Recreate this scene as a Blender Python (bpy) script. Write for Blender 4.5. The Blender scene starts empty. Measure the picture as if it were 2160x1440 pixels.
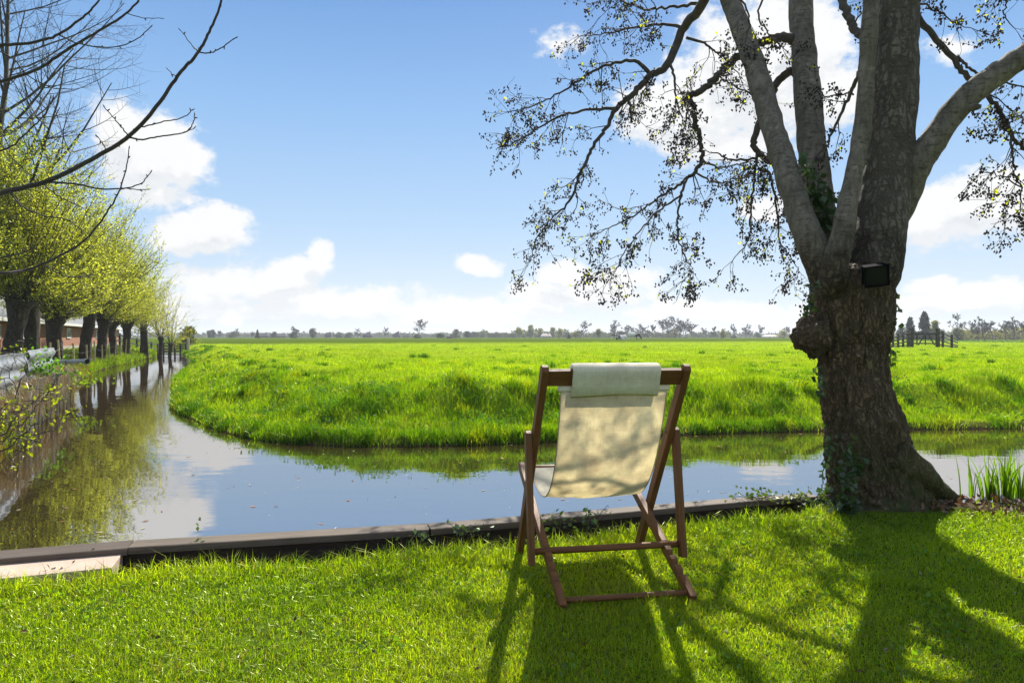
import bpy, math, random
import numpy as np
from mathutils import Vector, noise as mnoise

R = math.radians
random.seed(7)
rng = np.random.default_rng(7)
scene = bpy.context.scene
COL = scene.collection
PI = math.pi

# ------------------------------------------------------------------ camera, sky, sun, exposure
HC = 1.10                      # eye height above the lawn (metres)
F = 1440.0                     # focal length in pixels of a 2160 wide picture
HY = 710.0                     # picture row of the horizon
SUN_AZ, SUN_EL = R(13.0), R(45.0)

cam_d = bpy.data.cameras.new('camera')
cam = bpy.data.objects.new('camera', cam_d)
COL.objects.link(cam)
cam.location = (0, 0, HC)
cam.rotation_euler = (R(90), 0, 0)
cam_d.sensor_width = 36
cam_d.lens = 24
cam_d.shift_y = -10 / 2160
cam_d.clip_start = 0.05
cam_d.clip_end = 8000
scene.camera = cam

scene.view_settings.view_transform = 'Standard'
scene.view_settings.look = 'None'
scene.view_settings.exposure = 0.9
scene.view_settings.gamma = 1.0
scene.cycles.max_bounces = 8
scene.cycles.diffuse_bounces = 3
scene.cycles.glossy_bounces = 3
scene.cycles.transmission_bounces = 4
scene.cycles.transparent_max_bounces = 6
scene.cycles.caustics_reflective = False
scene.cycles.caustics_refractive = False
scene.cycles.use_denoising = True


class NT:
    """small helper for building node trees"""
    def __init__(self, tree):
        self.t = tree; self.n = tree.nodes; self.l = tree.links
    def node(self, typ, **kw):
        nd = self.n.new(typ)
        for k, v in kw.items():
            setattr(nd, k, v)
        return nd
    def put(self, sock, v):
        if isinstance(v, bpy.types.NodeSocket):
            self.l.new(v, sock)
        else:
            sock.default_value = v
    def math(self, op, a, b=0.0, c=None, clamp=False):
        nd = self.node('ShaderNodeMath', operation=op, use_clamp=clamp)
        self.put(nd.inputs[0], a); self.put(nd.inputs[1], b)
        if c is not None:
            self.put(nd.inputs[2], c)
        return nd.outputs[0]
    def vmath(self, op, a, b=(0, 0, 0), out=0):
        nd = self.node('ShaderNodeVectorMath', operation=op)
        self.put(nd.inputs[0], a)
        if op == 'SCALE':
            self.put(nd.inputs['Scale'], b)
        else:
            self.put(nd.inputs[1], b)
        return nd.outputs['Value'] if op in ('LENGTH', 'DOT_PRODUCT', 'DISTANCE') else nd.outputs[0]
    def mix(self, f, a, b, blend='MIX'):
        nd = self.node('ShaderNodeMix', data_type='RGBA', blend_type=blend)
        self.put(nd.inputs[0], f); self.put(nd.inputs[6], a); self.put(nd.inputs[7], b)
        return nd.outputs[2]
    def ramp(self, f, stops, interp='LINEAR'):
        nd = self.node('ShaderNodeValToRGB')
        cr = nd.color_ramp; cr.interpolation = interp
        while len(cr.elements) > 1:
            cr.elements.remove(cr.elements[-1])
        for i, (p, c) in enumerate(stops):
            e = cr.elements[0] if i == 0 else cr.elements.new(p)
            e.position = p
            e.color = (c[0], c[1], c[2], 1) if not isinstance(c, (int, float)) else (c, c, c, 1)
        self.put(nd.inputs[0], f)
        return nd.outputs[0]
    def smooth(self, x, a, b):
        nd = self.node('ShaderNodeMapRange', interpolation_type='SMOOTHSTEP')
        self.put(nd.inputs[0], x); nd.inputs[1].default_value = a; nd.inputs[2].default_value = b
        nd.inputs[3].default_value = 0; nd.inputs[4].default_value = 1
        return nd.outputs[0]
    def noise(self, vec, scale, detail=4, rough=0.55, dist=0.0, out=0):
        nd = self.node('ShaderNodeTexNoise')
        nd.inputs['Scale'].default_value = scale; nd.inputs['Detail'].default_value = detail
        nd.inputs['Roughness'].default_value = rough; nd.inputs['Distortion'].default_value = dist
        if vec is not None:
            self.l.new(vec, nd.inputs['Vector'])
        return nd.outputs[out]


def az_el(px, py):
    x, y, z = (px - 1080) / F, 1.0, (HY - py) / F
    return math.atan2(x, y), math.atan2(z, math.hypot(x, y))


# clouds: centre and half size (read off the photograph as directions in the sky), strength
CLOUDS = [
    (330, 320, 130, 92, 1.0), (250, 275, 75, 60, 1.0), (395, 340, 62, 62, .95), (340, 395, 95, 45, .75),
    (425, 482, 105, 50, 1.0), (470, 462, 50, 30, .9), (380, 500, 70, 34, .9),
    (625, 565, 80, 34, .9), (672, 535, 36, 30, .9), (590, 600, 110, 40, .8), (720, 640, 260, 42, .62),
    (480, 585, 140, 40, .55), (430, 640, 180, 45, .55), (1010, 562, 50, 22, .95),
    (1190, 578, 75, 26, .9), (1300, 590, 90, 26, .9), (1220, 615, 180, 36, .95), (980, 655, 260, 36, .7),
    (1590, 150, 190, 150, 1.0), (1450, 235, 150, 85, 1.0), (1690, 90, 130, 90, 1.0), (1720, 210, 120, 90, .9),
    (1610, 448, 55, 32, .95), (1560, 300, 180, 40, .5),
    (2060, 445, 165, 90, 1.0), (2150, 410, 110, 90, 1.0), (1960, 470, 90, 60, .9), (2250, 430, 160, 110, 1.0),
    (1965, 605, 55, 22, .95), (2070, 620, 85, 22, .8), (1950, 645, 230, 30, .75), (1500, 655, 260, 26, .55),
    (1180, 82, 34, 20, .22), (1975, 110, 38, 20, .22),
]


def cloud_group():
    g = bpy.data.node_groups.new('cloud_density', 'ShaderNodeTree')
    g.interface.new_socket('Vector', in_out='INPUT', socket_type='NodeSocketVector')
    g.interface.new_socket('Density', in_out='OUTPUT', socket_type='NodeSocketFloat')
    q = NT(g)
    gi = q.node('NodeGroupInput'); go = q.node('NodeGroupOutput')
    p0 = gi.outputs[0]                                     # (azimuth, elevation, 0)
    wv = q.noise(p0, 7.0, 2, .5, out=1)
    wv = q.vmath('SUBTRACT', wv, (.5, .5, .5))
    p = q.vmath('ADD', p0, q.vmath('MULTIPLY', wv, (.075, .045, 0)))
    acc = None
    for px, py, rx, ry, s in CLOUDS:
        a, e = az_el(px, py)
        k = math.cos(a)
        ra, re = rx / F * k * k, ry / F * k
        d = q.vmath('SUBTRACT', p, (a, e, 0))
        d = q.vmath('MULTIPLY', d, (1 / ra, 1 / re, 0))
        ln = q.vmath('LENGTH', d)
        v = q.math('MULTIPLY_ADD', ln, -s, s)
        acc = v if acc is None else q.math('MAXIMUM', acc, v)
    # the rest of the sky (above and behind the view) has scattered cumulus
    sep = q.node('ShaderNodeSeparateXYZ'); q.l.new(p, sep.inputs[0])
    far = q.noise(p, 2.6, 2, .5)
    far = q.math('MULTIPLY_ADD', far, 4.2, -2.15)
    up = q.smooth(sep.outputs[1], .50, .66)
    side = q.smooth(q.math('ABSOLUTE', sep.outputs[0]), .72, .9)
    gate = q.math('MAXIMUM', up, side)
    far = q.math('ADD', far, q.math('MULTIPLY_ADD', gate, 2.2, -2.2))
    acc = q.math('MAXIMUM', acc, far)
    st = q.vmath('MULTIPLY', p0, (1.0, 1.35, 1))
    n1 = q.noise(st, 16.0, 8, .60)
    n2 = q.noise(st, 48.0, 5, .6)
    n = q.math('ADD', q.math('MULTIPLY_ADD', n1, 1.5, -.75), q.math('MULTIPLY_ADD', n2, .75, -.375))
    d = q.math('ADD', q.math('MAXIMUM', acc, -1.0), n)
    q.l.new(d, go.inputs[0])
    return g


world = bpy.data.worlds.new('World')
scene.world = world
world.use_nodes = True
w = NT(world.node_tree)
w.n.clear()
sky = w.node('ShaderNodeTexSky', sky_type='NISHITA', sun_disc=False)
sky.sun_elevation = SUN_EL
sky.sun_rotation = SUN_AZ
sky.air_density = 1.0; sky.dust_density = 0.4; sky.ozone_density = 2.0
tc = w.node('ShaderNodeTexCoord')
sp = w.node('ShaderNodeSeparateXYZ'); w.l.new(tc.outputs['Generated'], sp.inputs[0])
azn = w.math('ARCTAN2', sp.outputs[0], sp.outputs[1])
eln = w.math('ARCSINE', sp.outputs[2])
cb = w.node('ShaderNodeCombineXYZ'); w.l.new(azn, cb.inputs[0]); w.l.new(eln, cb.inputs[1])
cg = cloud_group()


def dens(off):
    nd = w.node('ShaderNodeGroup'); nd.node_tree = cg
    v = cb.outputs[0] if off is None else w.vmath('ADD', cb.outputs[0], off)
    w.l.new(v, nd.inputs[0])
    return nd.outputs[0]


d0 = dens(None)
d1 = dens((0.010, 0.032, 0))
alpha = w.smooth(d0, -0.14, 0.30)
shade = w.smooth(w.math('SUBTRACT', d1, d0), -0.22, 0.30)
thick = w.smooth(d0, .25, 1.3)
shade = w.math('MULTIPLY', shade, w.math('MULTIPLY_ADD', thick, .75, .25))
SKYG = 5.7                                              # background strength is .1
ccol = w.mix(shade, (.92 * SKYG, .925 * SKYG, .93 * SKYG, 1), (.50 * SKYG, .565 * SKYG, .65 * SKYG, 1))
# clear sky: Nishita, pulled to the clean spring blue of this day, paler towards the horizon
elr = w.math('MULTIPLY', eln, 1 / (PI / 2), clamp=True)
grad = w.ramp(elr, [(0.0, (.74, .81, .90)), (.035, (.68, .79, .92)), (.10, (.48, .67, .91)), (.20, (.29, .52, .865)),
                    (.29, (.165, .36, .735)), (.5, (.10, .25, .60)), (1.0, (.08, .20, .5))])
grad = w.vmath('SCALE', grad, SKYG)
skyc = w.mix(.85, w.vmath('SCALE', sky.outputs[0], .6), grad)
col = w.mix(alpha, skyc, ccol)
bg = w.node('ShaderNodeBackground'); bg.inputs['Strength'].default_value = .1
w.l.new(col, bg.inputs['Color'])
wo = w.node('ShaderNodeOutputWorld'); w.l.new(bg.outputs[0], wo.inputs[0])
world.cycles.sampling_method = 'MANUAL'
world.cycles.sample_map_resolution = 512

sun_d = bpy.data.lights.new('sun', 'SUN')
sun_d.energy = 5.0
sun_d.angle = R(0.5)
sun_d.color = (1.0, .95, .86)
sun = bpy.data.objects.new('sun', sun_d)
COL.objects.link(sun)
sdir = Vector((math.sin(SUN_AZ) * math.cos(SUN_EL), math.cos(SUN_AZ) * math.cos(SUN_EL), math.sin(SUN_EL)))
sun.rotation_euler = sdir.to_track_quat('Z', 'Y').to_euler()
sun.location = (3, 20, 20)


# ------------------------------------------------------------------ helpers
def at(px, py, D):
    """a point of the place, D metres ahead, seen at that spot of the photograph"""
    return Vector(((px - 1080) / F * D, D, HC + (HY - py) / F * D))


def onz(px, py, z):
    D = (HC - z) * F / (py - HY)
    return Vector(((px - 1080) / F * D, D, z))


def tag(o, label=None, cat=None, group=None, kind=None):
    if label: o['label'] = label
    if cat: o['category'] = cat
    if group: o['group'] = group
    if kind: o['kind'] = kind
    return o


def empty(name, loc=(0, 0, 0), rz=0.0):
    o = bpy.data.objects.new(name, None)
    COL.objects.link(o)
    o.location = loc; o.rotation_euler = (0, 0, rz); o.empty_display_size = .2
    return o


class MB:
    """collects shapes; build() links them as one mesh object"""
    def __init__(self):
        self.v = []; self.f = []; self.m = []; self.c = []; self.nv = 0
    def add(self, verts, faces, mi=0, col=(1, 1, 1)):
        verts = np.asarray(verts, float).reshape(-1, 3)
        self.v.append(verts)
        b = self.nv
        self.nv += len(verts)
        for f in faces:
            self.f.append([i + b for i in f])
        self.m.extend([mi] * len(faces))
        c = np.asarray(col, float)
        if c.ndim == 1:
            c = np.tile(c, (len(verts), 1))
        self.c.append(c)
    def tube(self, pts, rad, n=6, mi=0, cap=True, col=(1, 1, 1)):
        P = np.asarray([tuple(p) for p in pts], float)
        k = len(P)
        rad = np.full(k, rad, float) if np.isscalar(rad) else np.asarray(rad, float)
        T = np.gradient(P, axis=0)
        T /= np.linalg.norm(T, axis=1)[:, None] + 1e-9
        a = np.array([0, 0, 1.0]) if abs(T[0, 2]) < .8 else np.array([1.0, 0, 0])
        N = np.zeros_like(P)
        x = np.cross(T[0], a); x /= np.linalg.norm(x)
        for i in range(k):
            x = x - T[i] * (x @ T[i]); x /= np.linalg.norm(x) + 1e-9
            N[i] = x
        B = np.cross(T, N)
        an = np.arange(n) * 2 * PI / n
        V = (P[:, None, :] + rad[:, None, None] * (np.cos(an)[None, :, None] * N[:, None, :] + np.sin(an)[None, :, None] * B[:, None, :])).reshape(-1, 3)
        fs = []
        for i in range(k - 1):
            for j in range(n):
                j2 = (j + 1) % n
                fs.append((i * n + j, i * n + j2, (i + 1) * n + j2, (i + 1) * n + j))
        if cap and n > 3:
            fs.append(tuple(range(n))[::-1]); fs.append(tuple(range((k - 1) * n, k * n)))
        self.add(V, fs, mi, col)
    def box(self, lo, hi, mi=0, M=None, col=(1, 1, 1)):
        x0, y0, z0 = lo; x1, y1, z1 = hi
        v = np.array([(x0, y0, z0), (x1, y0, z0), (x1, y1, z0), (x0, y1, z0), (x0, y0, z1), (x1, y0, z1), (x1, y1, z1), (x0, y1, z1)], float)
        if M is not None:
            v = np.array([tuple(M @ Vector(p)) for p in v])
        self.add(v, [(3, 2, 1, 0), (4, 5, 6, 7), (0, 1, 5, 4), (1, 2, 6, 5), (2, 3, 7, 6), (3, 0, 4, 7)], mi, col)
    def bar(self, p, q, wd, ht, mi=0, up=(0, 0, 1), col=(1, 1, 1)):
        """a rectangular batten from p to q; wd across, ht along 'up'"""
        p = Vector(p); q = Vector(q)
        t = (q - p).normalized(); s = t.cross(Vector(up)).normalized(); u = s.cross(t)
        v = []
        for e in (p, q):
            for a, b in ((-1, -1), (1, -1), (1, 1), (-1, 1)):
                v.append(tuple(e + s * (a * wd / 2) + u * (b * ht / 2)))
        self.add(v, [(0, 1, 2, 3), (7, 6, 5, 4), (0, 4, 5, 1), (1, 5, 6, 2), (2, 6, 7, 3), (3, 7, 4, 0)], mi, col)
    def prism(self, poly, fn, a0, a1, mi=0):
        """extrude a 2D polygon; fn(a, x, y) -> point"""
        n = len(poly)
        v = [tuple(fn(a, x, y)) for a in (a0, a1) for x, y in poly]
        fs = [tuple(range(n))[::-1], tuple(range(n, 2 * n))]
        fs += [(i, (i + 1) % n, n + (i + 1) % n, n + i) for i in range(n)]
        self.add(v, fs, mi)
    def cards(self, C, size, asp=.45, mi=0, cols=None, normal=None, droop=None, seed=0):
        """leaf shaped faces (4 vertices) at the points C"""
        r = np.random.default_rng(seed + 11)
        C = np.asarray(C, float).reshape(-1, 3); n = len(C)
        if n == 0: return
        d = r.normal(size=(n, 3))
        if droop is not None: d = d + np.asarray(droop)
        d /= np.linalg.norm(d, axis=1)[:, None]
        o = r.normal(size=(n, 3))
        s = np.cross(d, o); s /= np.linalg.norm(s, axis=1)[:, None]
        L = (np.asarray(size) * r.uniform(.6, 1.25, n))[:, None]
        nn = np.cross(d, s)
        mid = C + d * L * .5 + nn * L * .08
        V = np.stack([C, mid + s * L * asp / 2, C + d * L, mid - s * L * asp / 2], 1).reshape(-1, 3)
        fs = (np.arange(n)[:, None] * 4 + np.arange(4)[None]).tolist()
        if cols is None: cc = (1, 1, 1)
        else: cc = np.repeat(np.asarray(cols), 4, axis=0)
        self.add(V, fs, mi, cc)
    def build(self, name, mats, parent=None, smooth=False, colors=False, bevel=0.0):
        V = np.concatenate(self.v); me = bpy.data.meshes.new(name)
        me.from_pydata(V.tolist(), [], self.f)
        if not isinstance(mats, (list, tuple)): mats = [mats]
        for m in mats: me.materials.append(m)
        if len(mats) > 1: me.polygons.foreach_set('material_index', self.m)
        if smooth is not False:
            me.polygons.foreach_set('use_smooth', [True] * len(me.polygons))
        if colors:
            ca = me.color_attributes.new('tint', 'FLOAT_COLOR', 'POINT')
            C = np.concatenate(self.c); C4 = np.ones((len(C), 4)); C4[:, :3] = C
            ca.data.foreach_set('color', C4.ravel())
        me.update()
        o = bpy.data.objects.new(name, me)
        COL.objects.link(o)
        if parent: o.parent = parent
        if bevel:
            b = o.modifiers.new('bevel', 'BEVEL'); b.width = bevel; b.segments = 2; b.limit_method = 'ANGLE'
        return o


def np_mesh(name, V, quads, tris, cols, mat, parent=None):
    """fast mesh from arrays of quads and triangles with a tint per vertex"""
    me = bpy.data.meshes.new(name)
    nq, nt = len(quads), len(tris)
    me.vertices.add(len(V)); me.vertices.foreach_set('co', V.astype(np.float32).ravel())
    loops = np.concatenate([quads.ravel(), tris.ravel()]).astype(np.int32)
    me.loops.add(len(loops)); me.loops.foreach_set('vertex_index', loops)
    me.polygons.add(nq + nt)
    st = np.concatenate([np.arange(nq) * 4, nq * 4 + np.arange(nt) * 3]).astype(np.int32)
    me.polygons.foreach_set('loop_start', st)
    me.polygons.foreach_set('use_smooth', np.ones(nq + nt, bool))
    me.update(calc_edges=True)
    if cols is not None:
        ca = me.color_attributes.new('tint', 'FLOAT_COLOR', 'POINT')
        C4 = np.ones((len(cols), 4), np.float32); C4[:, :3] = cols
        ca.data.foreach_set('color', C4.ravel())
    me.materials.append(mat)
    o = bpy.data.objects.new(name, me); COL.objects.link(o)
    if parent: o.parent = parent
    return o


def vnoise(x, y, s, seed=0):
    """value noise on arrays, about -1..1"""
    x = np.asarray(x, float) * s; y = np.asarray(y, float) * s
    xi = np.floor(x).astype(np.int64); yi = np.floor(y).astype(np.int64)
    fx = x - xi; fy = y - yi
    fx = fx * fx * (3 - 2 * fx); fy = fy * fy * (3 - 2 * fy)
    def h(a, b):
        k = (a * 374761393 + b * 668265263 + seed * 974634317) & 0x7fffffff
        k = ((k ^ (k >> 13)) * 1274126177) & 0x7fffffff
        return ((k ^ (k >> 16)) & 0xffff) / 32767.5 - 1
    return (h(xi, yi) * (1 - fx) + h(xi + 1, yi) * fx) * (1 - fy) + (h(xi, yi + 1) * (1 - fx) + h(xi + 1, yi + 1) * fx) * fy


def fbm(x, y, s, o=3, seed=0):
    t = 0; a = 1; n = 0
    for i in range(o):
        t = t + a * vnoise(x, y, s * 2 ** i, seed + i * 17); n += a; a *= .5
    return t / n


def catmull(P, k=8):
    P = [np.asarray(tuple(p), float) for p in P]
    P = [2 * P[0] - P[1]] + P + [2 * P[-1] - P[-2]]
    out = []
    for i in range(1, len(P) - 2):
        for j in range(k):
            t = j / k
            a, b, c, d = P[i - 1], P[i], P[i + 1], P[i + 2]
            out.append(.5 * (2 * b + (c - a) * t + (2 * a - 5 * b + 4 * c - d) * t * t + (3 * b - a - 3 * c + d) * t ** 3))
    out.append(P[-2])
    return np.array(out)


# ------------------------------------------------------------------ materials
def new_mat(name):
    m = bpy.data.materials.new(name); m.use_nodes = True
    q = NT(m.node_tree); q.n.clear()
    out = q.node('ShaderNodeOutputMaterial')
    return m, q, out


def principled(q, out, col, rough=.6, spec=.5, bump=None, bstr=.3, bdist=.01, metal=0.0):
    p = q.node('ShaderNodeBsdfPrincipled')
    q.put(p.inputs['Base Color'], col)
    q.put(p.inputs['Roughness'], rough)
    p.inputs['Specular IOR Level'].default_value = spec
    p.inputs['Metallic'].default_value = metal
    if bump is not None:
        b = q.node('ShaderNodeBump'); b.inputs['Strength'].default_value = bstr; b.inputs['Distance'].default_value = bdist
        q.l.new(bump, b.inputs['Height']); q.l.new(b.outputs[0], p.inputs['Normal'])
    q.l.new(p.outputs[0], out.inputs[0])
    return p


def leafy(name, col=(1, 1, 1), trans=.5, gloss=.06, grough=.35, tint=True, tcol=(1.25, 1.25, .55), gcol=(.9, .95, .9)):
    """thin leaves and blades: diffuse, translucent (yellower) and a little gloss"""
    m, q, out = new_mat(name)
    if tint:
        a = q.node('ShaderNodeAttribute', attribute_name='tint').outputs['Color']
        c = q.mix(1.0, a, (*col, 1), 'MULTIPLY')
    else:
        c = (*col, 1)
    tcv = q.mix(1.0, c, (*tcol, 1), 'MULTIPLY')
    d = q.node('ShaderNodeBsdfDiffuse'); q.put(d.inputs[0], c)
    t = q.node('ShaderNodeBsdfTranslucent'); q.put(t.inputs[0], tcv)
    g = q.node('ShaderNodeBsdfGlossy'); g.inputs['Roughness'].default_value = grough; g.inputs[0].default_value = (*gcol, 1)
    s1 = q.node('ShaderNodeMixShader'); s1.inputs[0].default_value = trans
    q.l.new(d.outputs[0], s1.inputs[1]); q.l.new(t.outputs[0], s1.inputs[2])
    s2 = q.node('ShaderNodeMixShader'); s2.inputs[0].default_value = gloss
    q.l.new(s1.outputs[0], s2.inputs[1]); q.l.new(g.outputs[0], s2.inputs[2])
    q.l.new(s2.outputs[0], out.inputs[0])
    return m


def simple(name, col, rough=.6, var=.25, scale=12.0, spec=.4, metal=0.0, bstr=.25, bdist=.004, stretch=(1, 1, 1)):
    m, q, out = new_mat(name)
    tcn = q.node('ShaderNodeTexCoord').outputs['Object']
    v = q.vmath('MULTIPLY', tcn, stretch)
    n = q.noise(v, scale, 5, .6)
    lo = tuple(c * (1 - var) for c in col); hi = tuple(min(1, c * (1 + var)) for c in col)
    principled(q, out, q.ramp(n, [(.3, lo), (.7, hi)]), rough, spec, q.noise(v, scale * 3, 4, .6), bstr, bdist, metal)
    return m


M_GRASS = leafy('grass_blades', trans=.60, gloss=.045, grough=.34, tcol=(2.05, 1.95, .28), gcol=(.72, .78, .36))
M_LEAF = leafy('tree_leaves', trans=.65, gloss=.02, tcol=(1.8, 1.65, .5))
M_IVY = leafy('ivy_leaves', trans=.35, gloss=.06, grough=.42, tcol=(1.3, 1.4, .5), gcol=(.8, .9, .8))
M_TWIG = simple('twig_bark', (.045, .036, .026), .8, .3, 30)
M_CONE = simple('alder_cone', (.03, .022, .015), .8, .3, 60)
M_BRANCH = simple('bare_branch_bark', (.05, .042, .033), .75, .35, 20)


def bark_mat(name, lo, hi, scale, moss=0.0, fiss=True, bd=.02, old=False):
    m, q, out = new_mat(name)
    oc = q.node('ShaderNodeTexCoord').outputs['Object']
    v = q.vmath('MULTIPLY', oc, (1, 1, .30))
    n = q.noise(v, scale, 6, .65, .4)
    vor = q.node('ShaderNodeTexVoronoi', feature='DISTANCE_TO_EDGE'); vor.inputs['Scale'].default_value = scale * 1.1
    wv = q.vmath('ADD', v, q.vmath('SCALE', q.noise(oc, 8, 3, .6, out=1), .10))
    q.l.new(wv, vor.inputs['Vector'])
    vor2 = q.node('ShaderNodeTexVoronoi', feature='DISTANCE_TO_EDGE'); vor2.inputs['Scale'].default_value = scale * .47
    q.l.new(q.vmath('ADD', wv, q.vmath('SCALE', q.noise(oc, 3, 3, .6, out=1), .25)), vor2.inputs['Vector'])
    patch = q.smooth(q.noise(oc, 4.5, 4, .6), .36, .62)
    e = q.math('MAXIMUM', q.smooth(vor.outputs['Distance'], 0.0, .22), q.math('MULTIPLY', patch, .30))
    e = q.math('MINIMUM', e, q.math('MAXIMUM', q.smooth(vor2.outputs['Distance'], 0.0, .10), .25))
    c = q.ramp(n, [(.28, lo), (.72, hi)])
    if fiss:
        c = q.mix(q.math('MULTIPLY_ADD', e, -.75, .75), c, (lo[0] * .3, lo[1] * .3, lo[2] * .3, 1))
    lich = q.smooth(q.noise(oc, 14, 4, .6), .60, .70)
    c = q.mix(q.math('MULTIPLY', lich, .35), c, (hi[0] * 1.5, hi[1] * 1.6, hi[2] * 1.5, 1))
    if old:
        ln_ = q.smooth(q.noise(q.vmath('MULTIPLY', oc, (1, 1, 3.2)), 17, 4, .7), .52, .62)
        c = q.mix(q.math('MULTIPLY', ln_, .6), c, (lo[0] * .55, lo[1] * .55, lo[2] * .5, 1))
        n = q.math('SUBTRACT', n, q.math('MULTIPLY', ln_, .4))
    blot = q.smooth(q.noise(oc, 2.6, 5, .65), .42, .62)
    c = q.mix(q.math('MULTIPLY', blot, .45), c, (lo[0] * .8, lo[1] * .85, lo[2] * .75, 1))
    if old:
        zz = q.node('ShaderNodeSeparateXYZ'); q.l.new(oc, zz.inputs[0])
        k = q.math('SUBTRACT', 1.0, q.smooth(q.math('ADD', zz.outputs[2], q.math('MULTIPLY_ADD', q.noise(oc, 7, 4, .6), .7, -.35)), 1.45, 1.95))
        c = q.mix(q.math('MULTIPLY', k, .9), c, q.mix(e, (.014, .010, .007, 1), q.ramp(n, [(.28, (.050, .036, .022)), (.72, (.150, .112, .072))])))
    if moss:
        z = q.node('ShaderNodeSeparateXYZ'); q.l.new(oc, z.inputs[0])
        k = q.math('MULTIPLY', q.math('SUBTRACT', 1.0, q.smooth(z.outputs[2], .0, moss)), q.smooth(q.noise(oc, 5, 4, .6), .38, .62))
        c = q.mix(q.math('MULTIPLY', k, .75), c, (.045, .062, .012, 1))
    h = q.math('ADD', q.math('MULTIPLY', e, .6 if fiss else .15), q.math('MULTIPLY', n, .6))
    principled(q, out, c, .85, .25, h, .9, bd)
    return m


M_TRUNK = bark_mat('rough_trunk_bark', (.060, .042, .024), (.250, .175, .100), 30, moss=.75, bd=.02)
M_LIMB = bark_mat('grey_limb_bark', (.085, .072, .052), (.26, .225, .170), 26, fiss=False, bd=.008, old=True)
M_MAIN = bark_mat('cracked_limb_bark', (.095, .078, .056), (.25, .215, .165), 22, fiss=True, bd=.015, old=True)
M_WBARK = bark_mat('willow_bark', (.040, .031, .022), (.125, .10, .07), 16, bd=.03)


from mathutils import Matrix


def world_thing(name, loc, label, cat, group=None):
    """an Empty at the thing's base; its parts are given in world coordinates"""
    o = empty(name, loc)
    tag(o, label, cat, group)
    return o


def adopt(child, root):
    child.parent = root
    child.matrix_parent_inverse = Matrix.Translation(-Vector(root.location))
    return child


# ------------------------------------------------------------------ the land
ZW = -0.30                                                     # water level
FAR = catmull([(-36, 74), (-32, 66), (-27.0, 56), (-18.8, 40), (-11.2, 22.6), (-8.04, 16.1), (-6.6, 13.2), (-5.55, 11.7), (-4.3, 10.05),
               (-3.4, 9.2), (-2.75, 8.86), (-1.95, 8.68), (-.75, 8.75), (.15, 8.95), (1.2, 9.3), (2.5, 9.72), (4.6, 10.08), (7.8, 10.4), (14, 10.8), (45, 12)], 8)
LEFT = catmull([(-37, 76), (-34.5, 66), (-30, 57), (-25, 48), (-20.6, 37), (-17.6, 29.6), (-14.0, 22.2), (-9.9, 15.2), (-8.0, 11.6), (-6.1, 8.2), (-4.8, 5.6), (-4.0, 3.9), (-3.6, 3.0)], 6)
NEAR = catmull([(-3.6, 2.95), (-2.4, 3.20), (-.46, 3.66), (1.33, 4.24), (2.0, 4.62), (2.3, 5.0), (2.75, 5.15), (3.25, 4.95), (4.2, 5.1), (6, 5.4), (14, 7), (45, 10)], 8)
CANAL = np.concatenate([FAR, NEAR[::-1], LEFT[::-1]])


def seg_dist(P, line):
    a = line[:-1]; b = line[1:]
    out = np.full(len(P), 1e9)
    for i in range(len(a)):
        ab = b[i] - a[i]
        t = np.clip(((P - a[i]) @ ab) / (ab @ ab + 1e-12), 0, 1)
        d = P - (a[i] + t[:, None] * ab)
        out = np.minimum(out, d[:, 0] ** 2 + d[:, 1] ** 2)
    return np.sqrt(out)


def inside(P, poly):
    x, y = P[:, 0], P[:, 1]
    r = np.zeros(len(P), bool)
    n = len(poly)
    for i in range(n):
        x1, y1 = poly[i]; x2, y2 = poly[(i + 1) % n]
        if y1 == y2: continue
        c = ((y1 > y) != (y2 > y)) & (x < (x2 - x1) * (y - y1) / (y2 - y1) + x1)
        r ^= c
    return r


def sst(a, b, x):
    t = np.clip((x - a) / (b - a), 0, 1)
    return t * t * (3 - 2 * t)


def land(P):
    """height, zone (0 lawn, 1 field, 2 left bank, 3 water) and distance to the water for points P"""
    P = np.asarray(P, float)
    x, y = P[:, 0], P[:, 1]
    dF = seg_dist(P, FAR); dL = seg_dist(P, LEFT); dN = seg_dist(P, NEAR)
    ins = inside(P, CANAL)
    zone = np.argmin(np.stack([dN, dF, dL]), 0)
    d = np.minimum(np.minimum(dN, dF), dL)
    # field: a wet lip, a hummocky bank, then flat grassland
    hum = fbm(x, y, 1.1, 3, 5) * .11 + fbm(x, y, 3.2, 2, 9) * .035
    bank = sst(.30, 1.75, d + fbm(x, y, .9, 2, 3) * .35)
    zf = ZW + sst(0, .22, d) * .10 + bank * (.46 - .10 * sst(2, 14, d)) + hum * (1.3 + .5 * (1 - sst(1.5, 4, d))) * sst(.1, .8, d) * (1 - .6 * sst(4, 25, d))
    zf = np.where(d > 60, zf * 1.0, zf)
    zl = ZW + sst(0, .25, d) * .12 + sst(.2, 1.6, d) * .42 + fbm(x, y, .8, 3, 8) * .07 + .22 * sst(4, 14, d)
    # lawn: flat, slightly sunk along the plank
    zn = -.35 * (1 - sst(.03, .14, d)) - .015 * (1 - sst(.15, .55, d)) + fbm(x, y, .9, 3, 2) * .018
    zn = np.where(x > 2.2, -.30 + .30 * sst(.0, .45, d) + fbm(x, y, 1.6, 3, 2) * .02, zn)
    z = np.choose(zone, [zn, zf, zl])
    z = np.where(ins, ZW - np.minimum(d * 1.2, .6) - .02, z)
    zone = np.where(ins, 3, zone)
    return z, zone, d


def spaced(lo, hi, step, grow, far_lo, far_hi):
    mid = np.arange(lo, hi, step)
    def out(s, lim):
        r = []; p = s; h = step
        while abs(p) < abs(lim):
            h *= 1 + grow; p += h * np.sign(lim); r.append(p)
        return r
    return np.concatenate([np.array(out(lo, far_lo))[::-1], mid, np.array(out(mid[-1], far_hi))])


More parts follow.
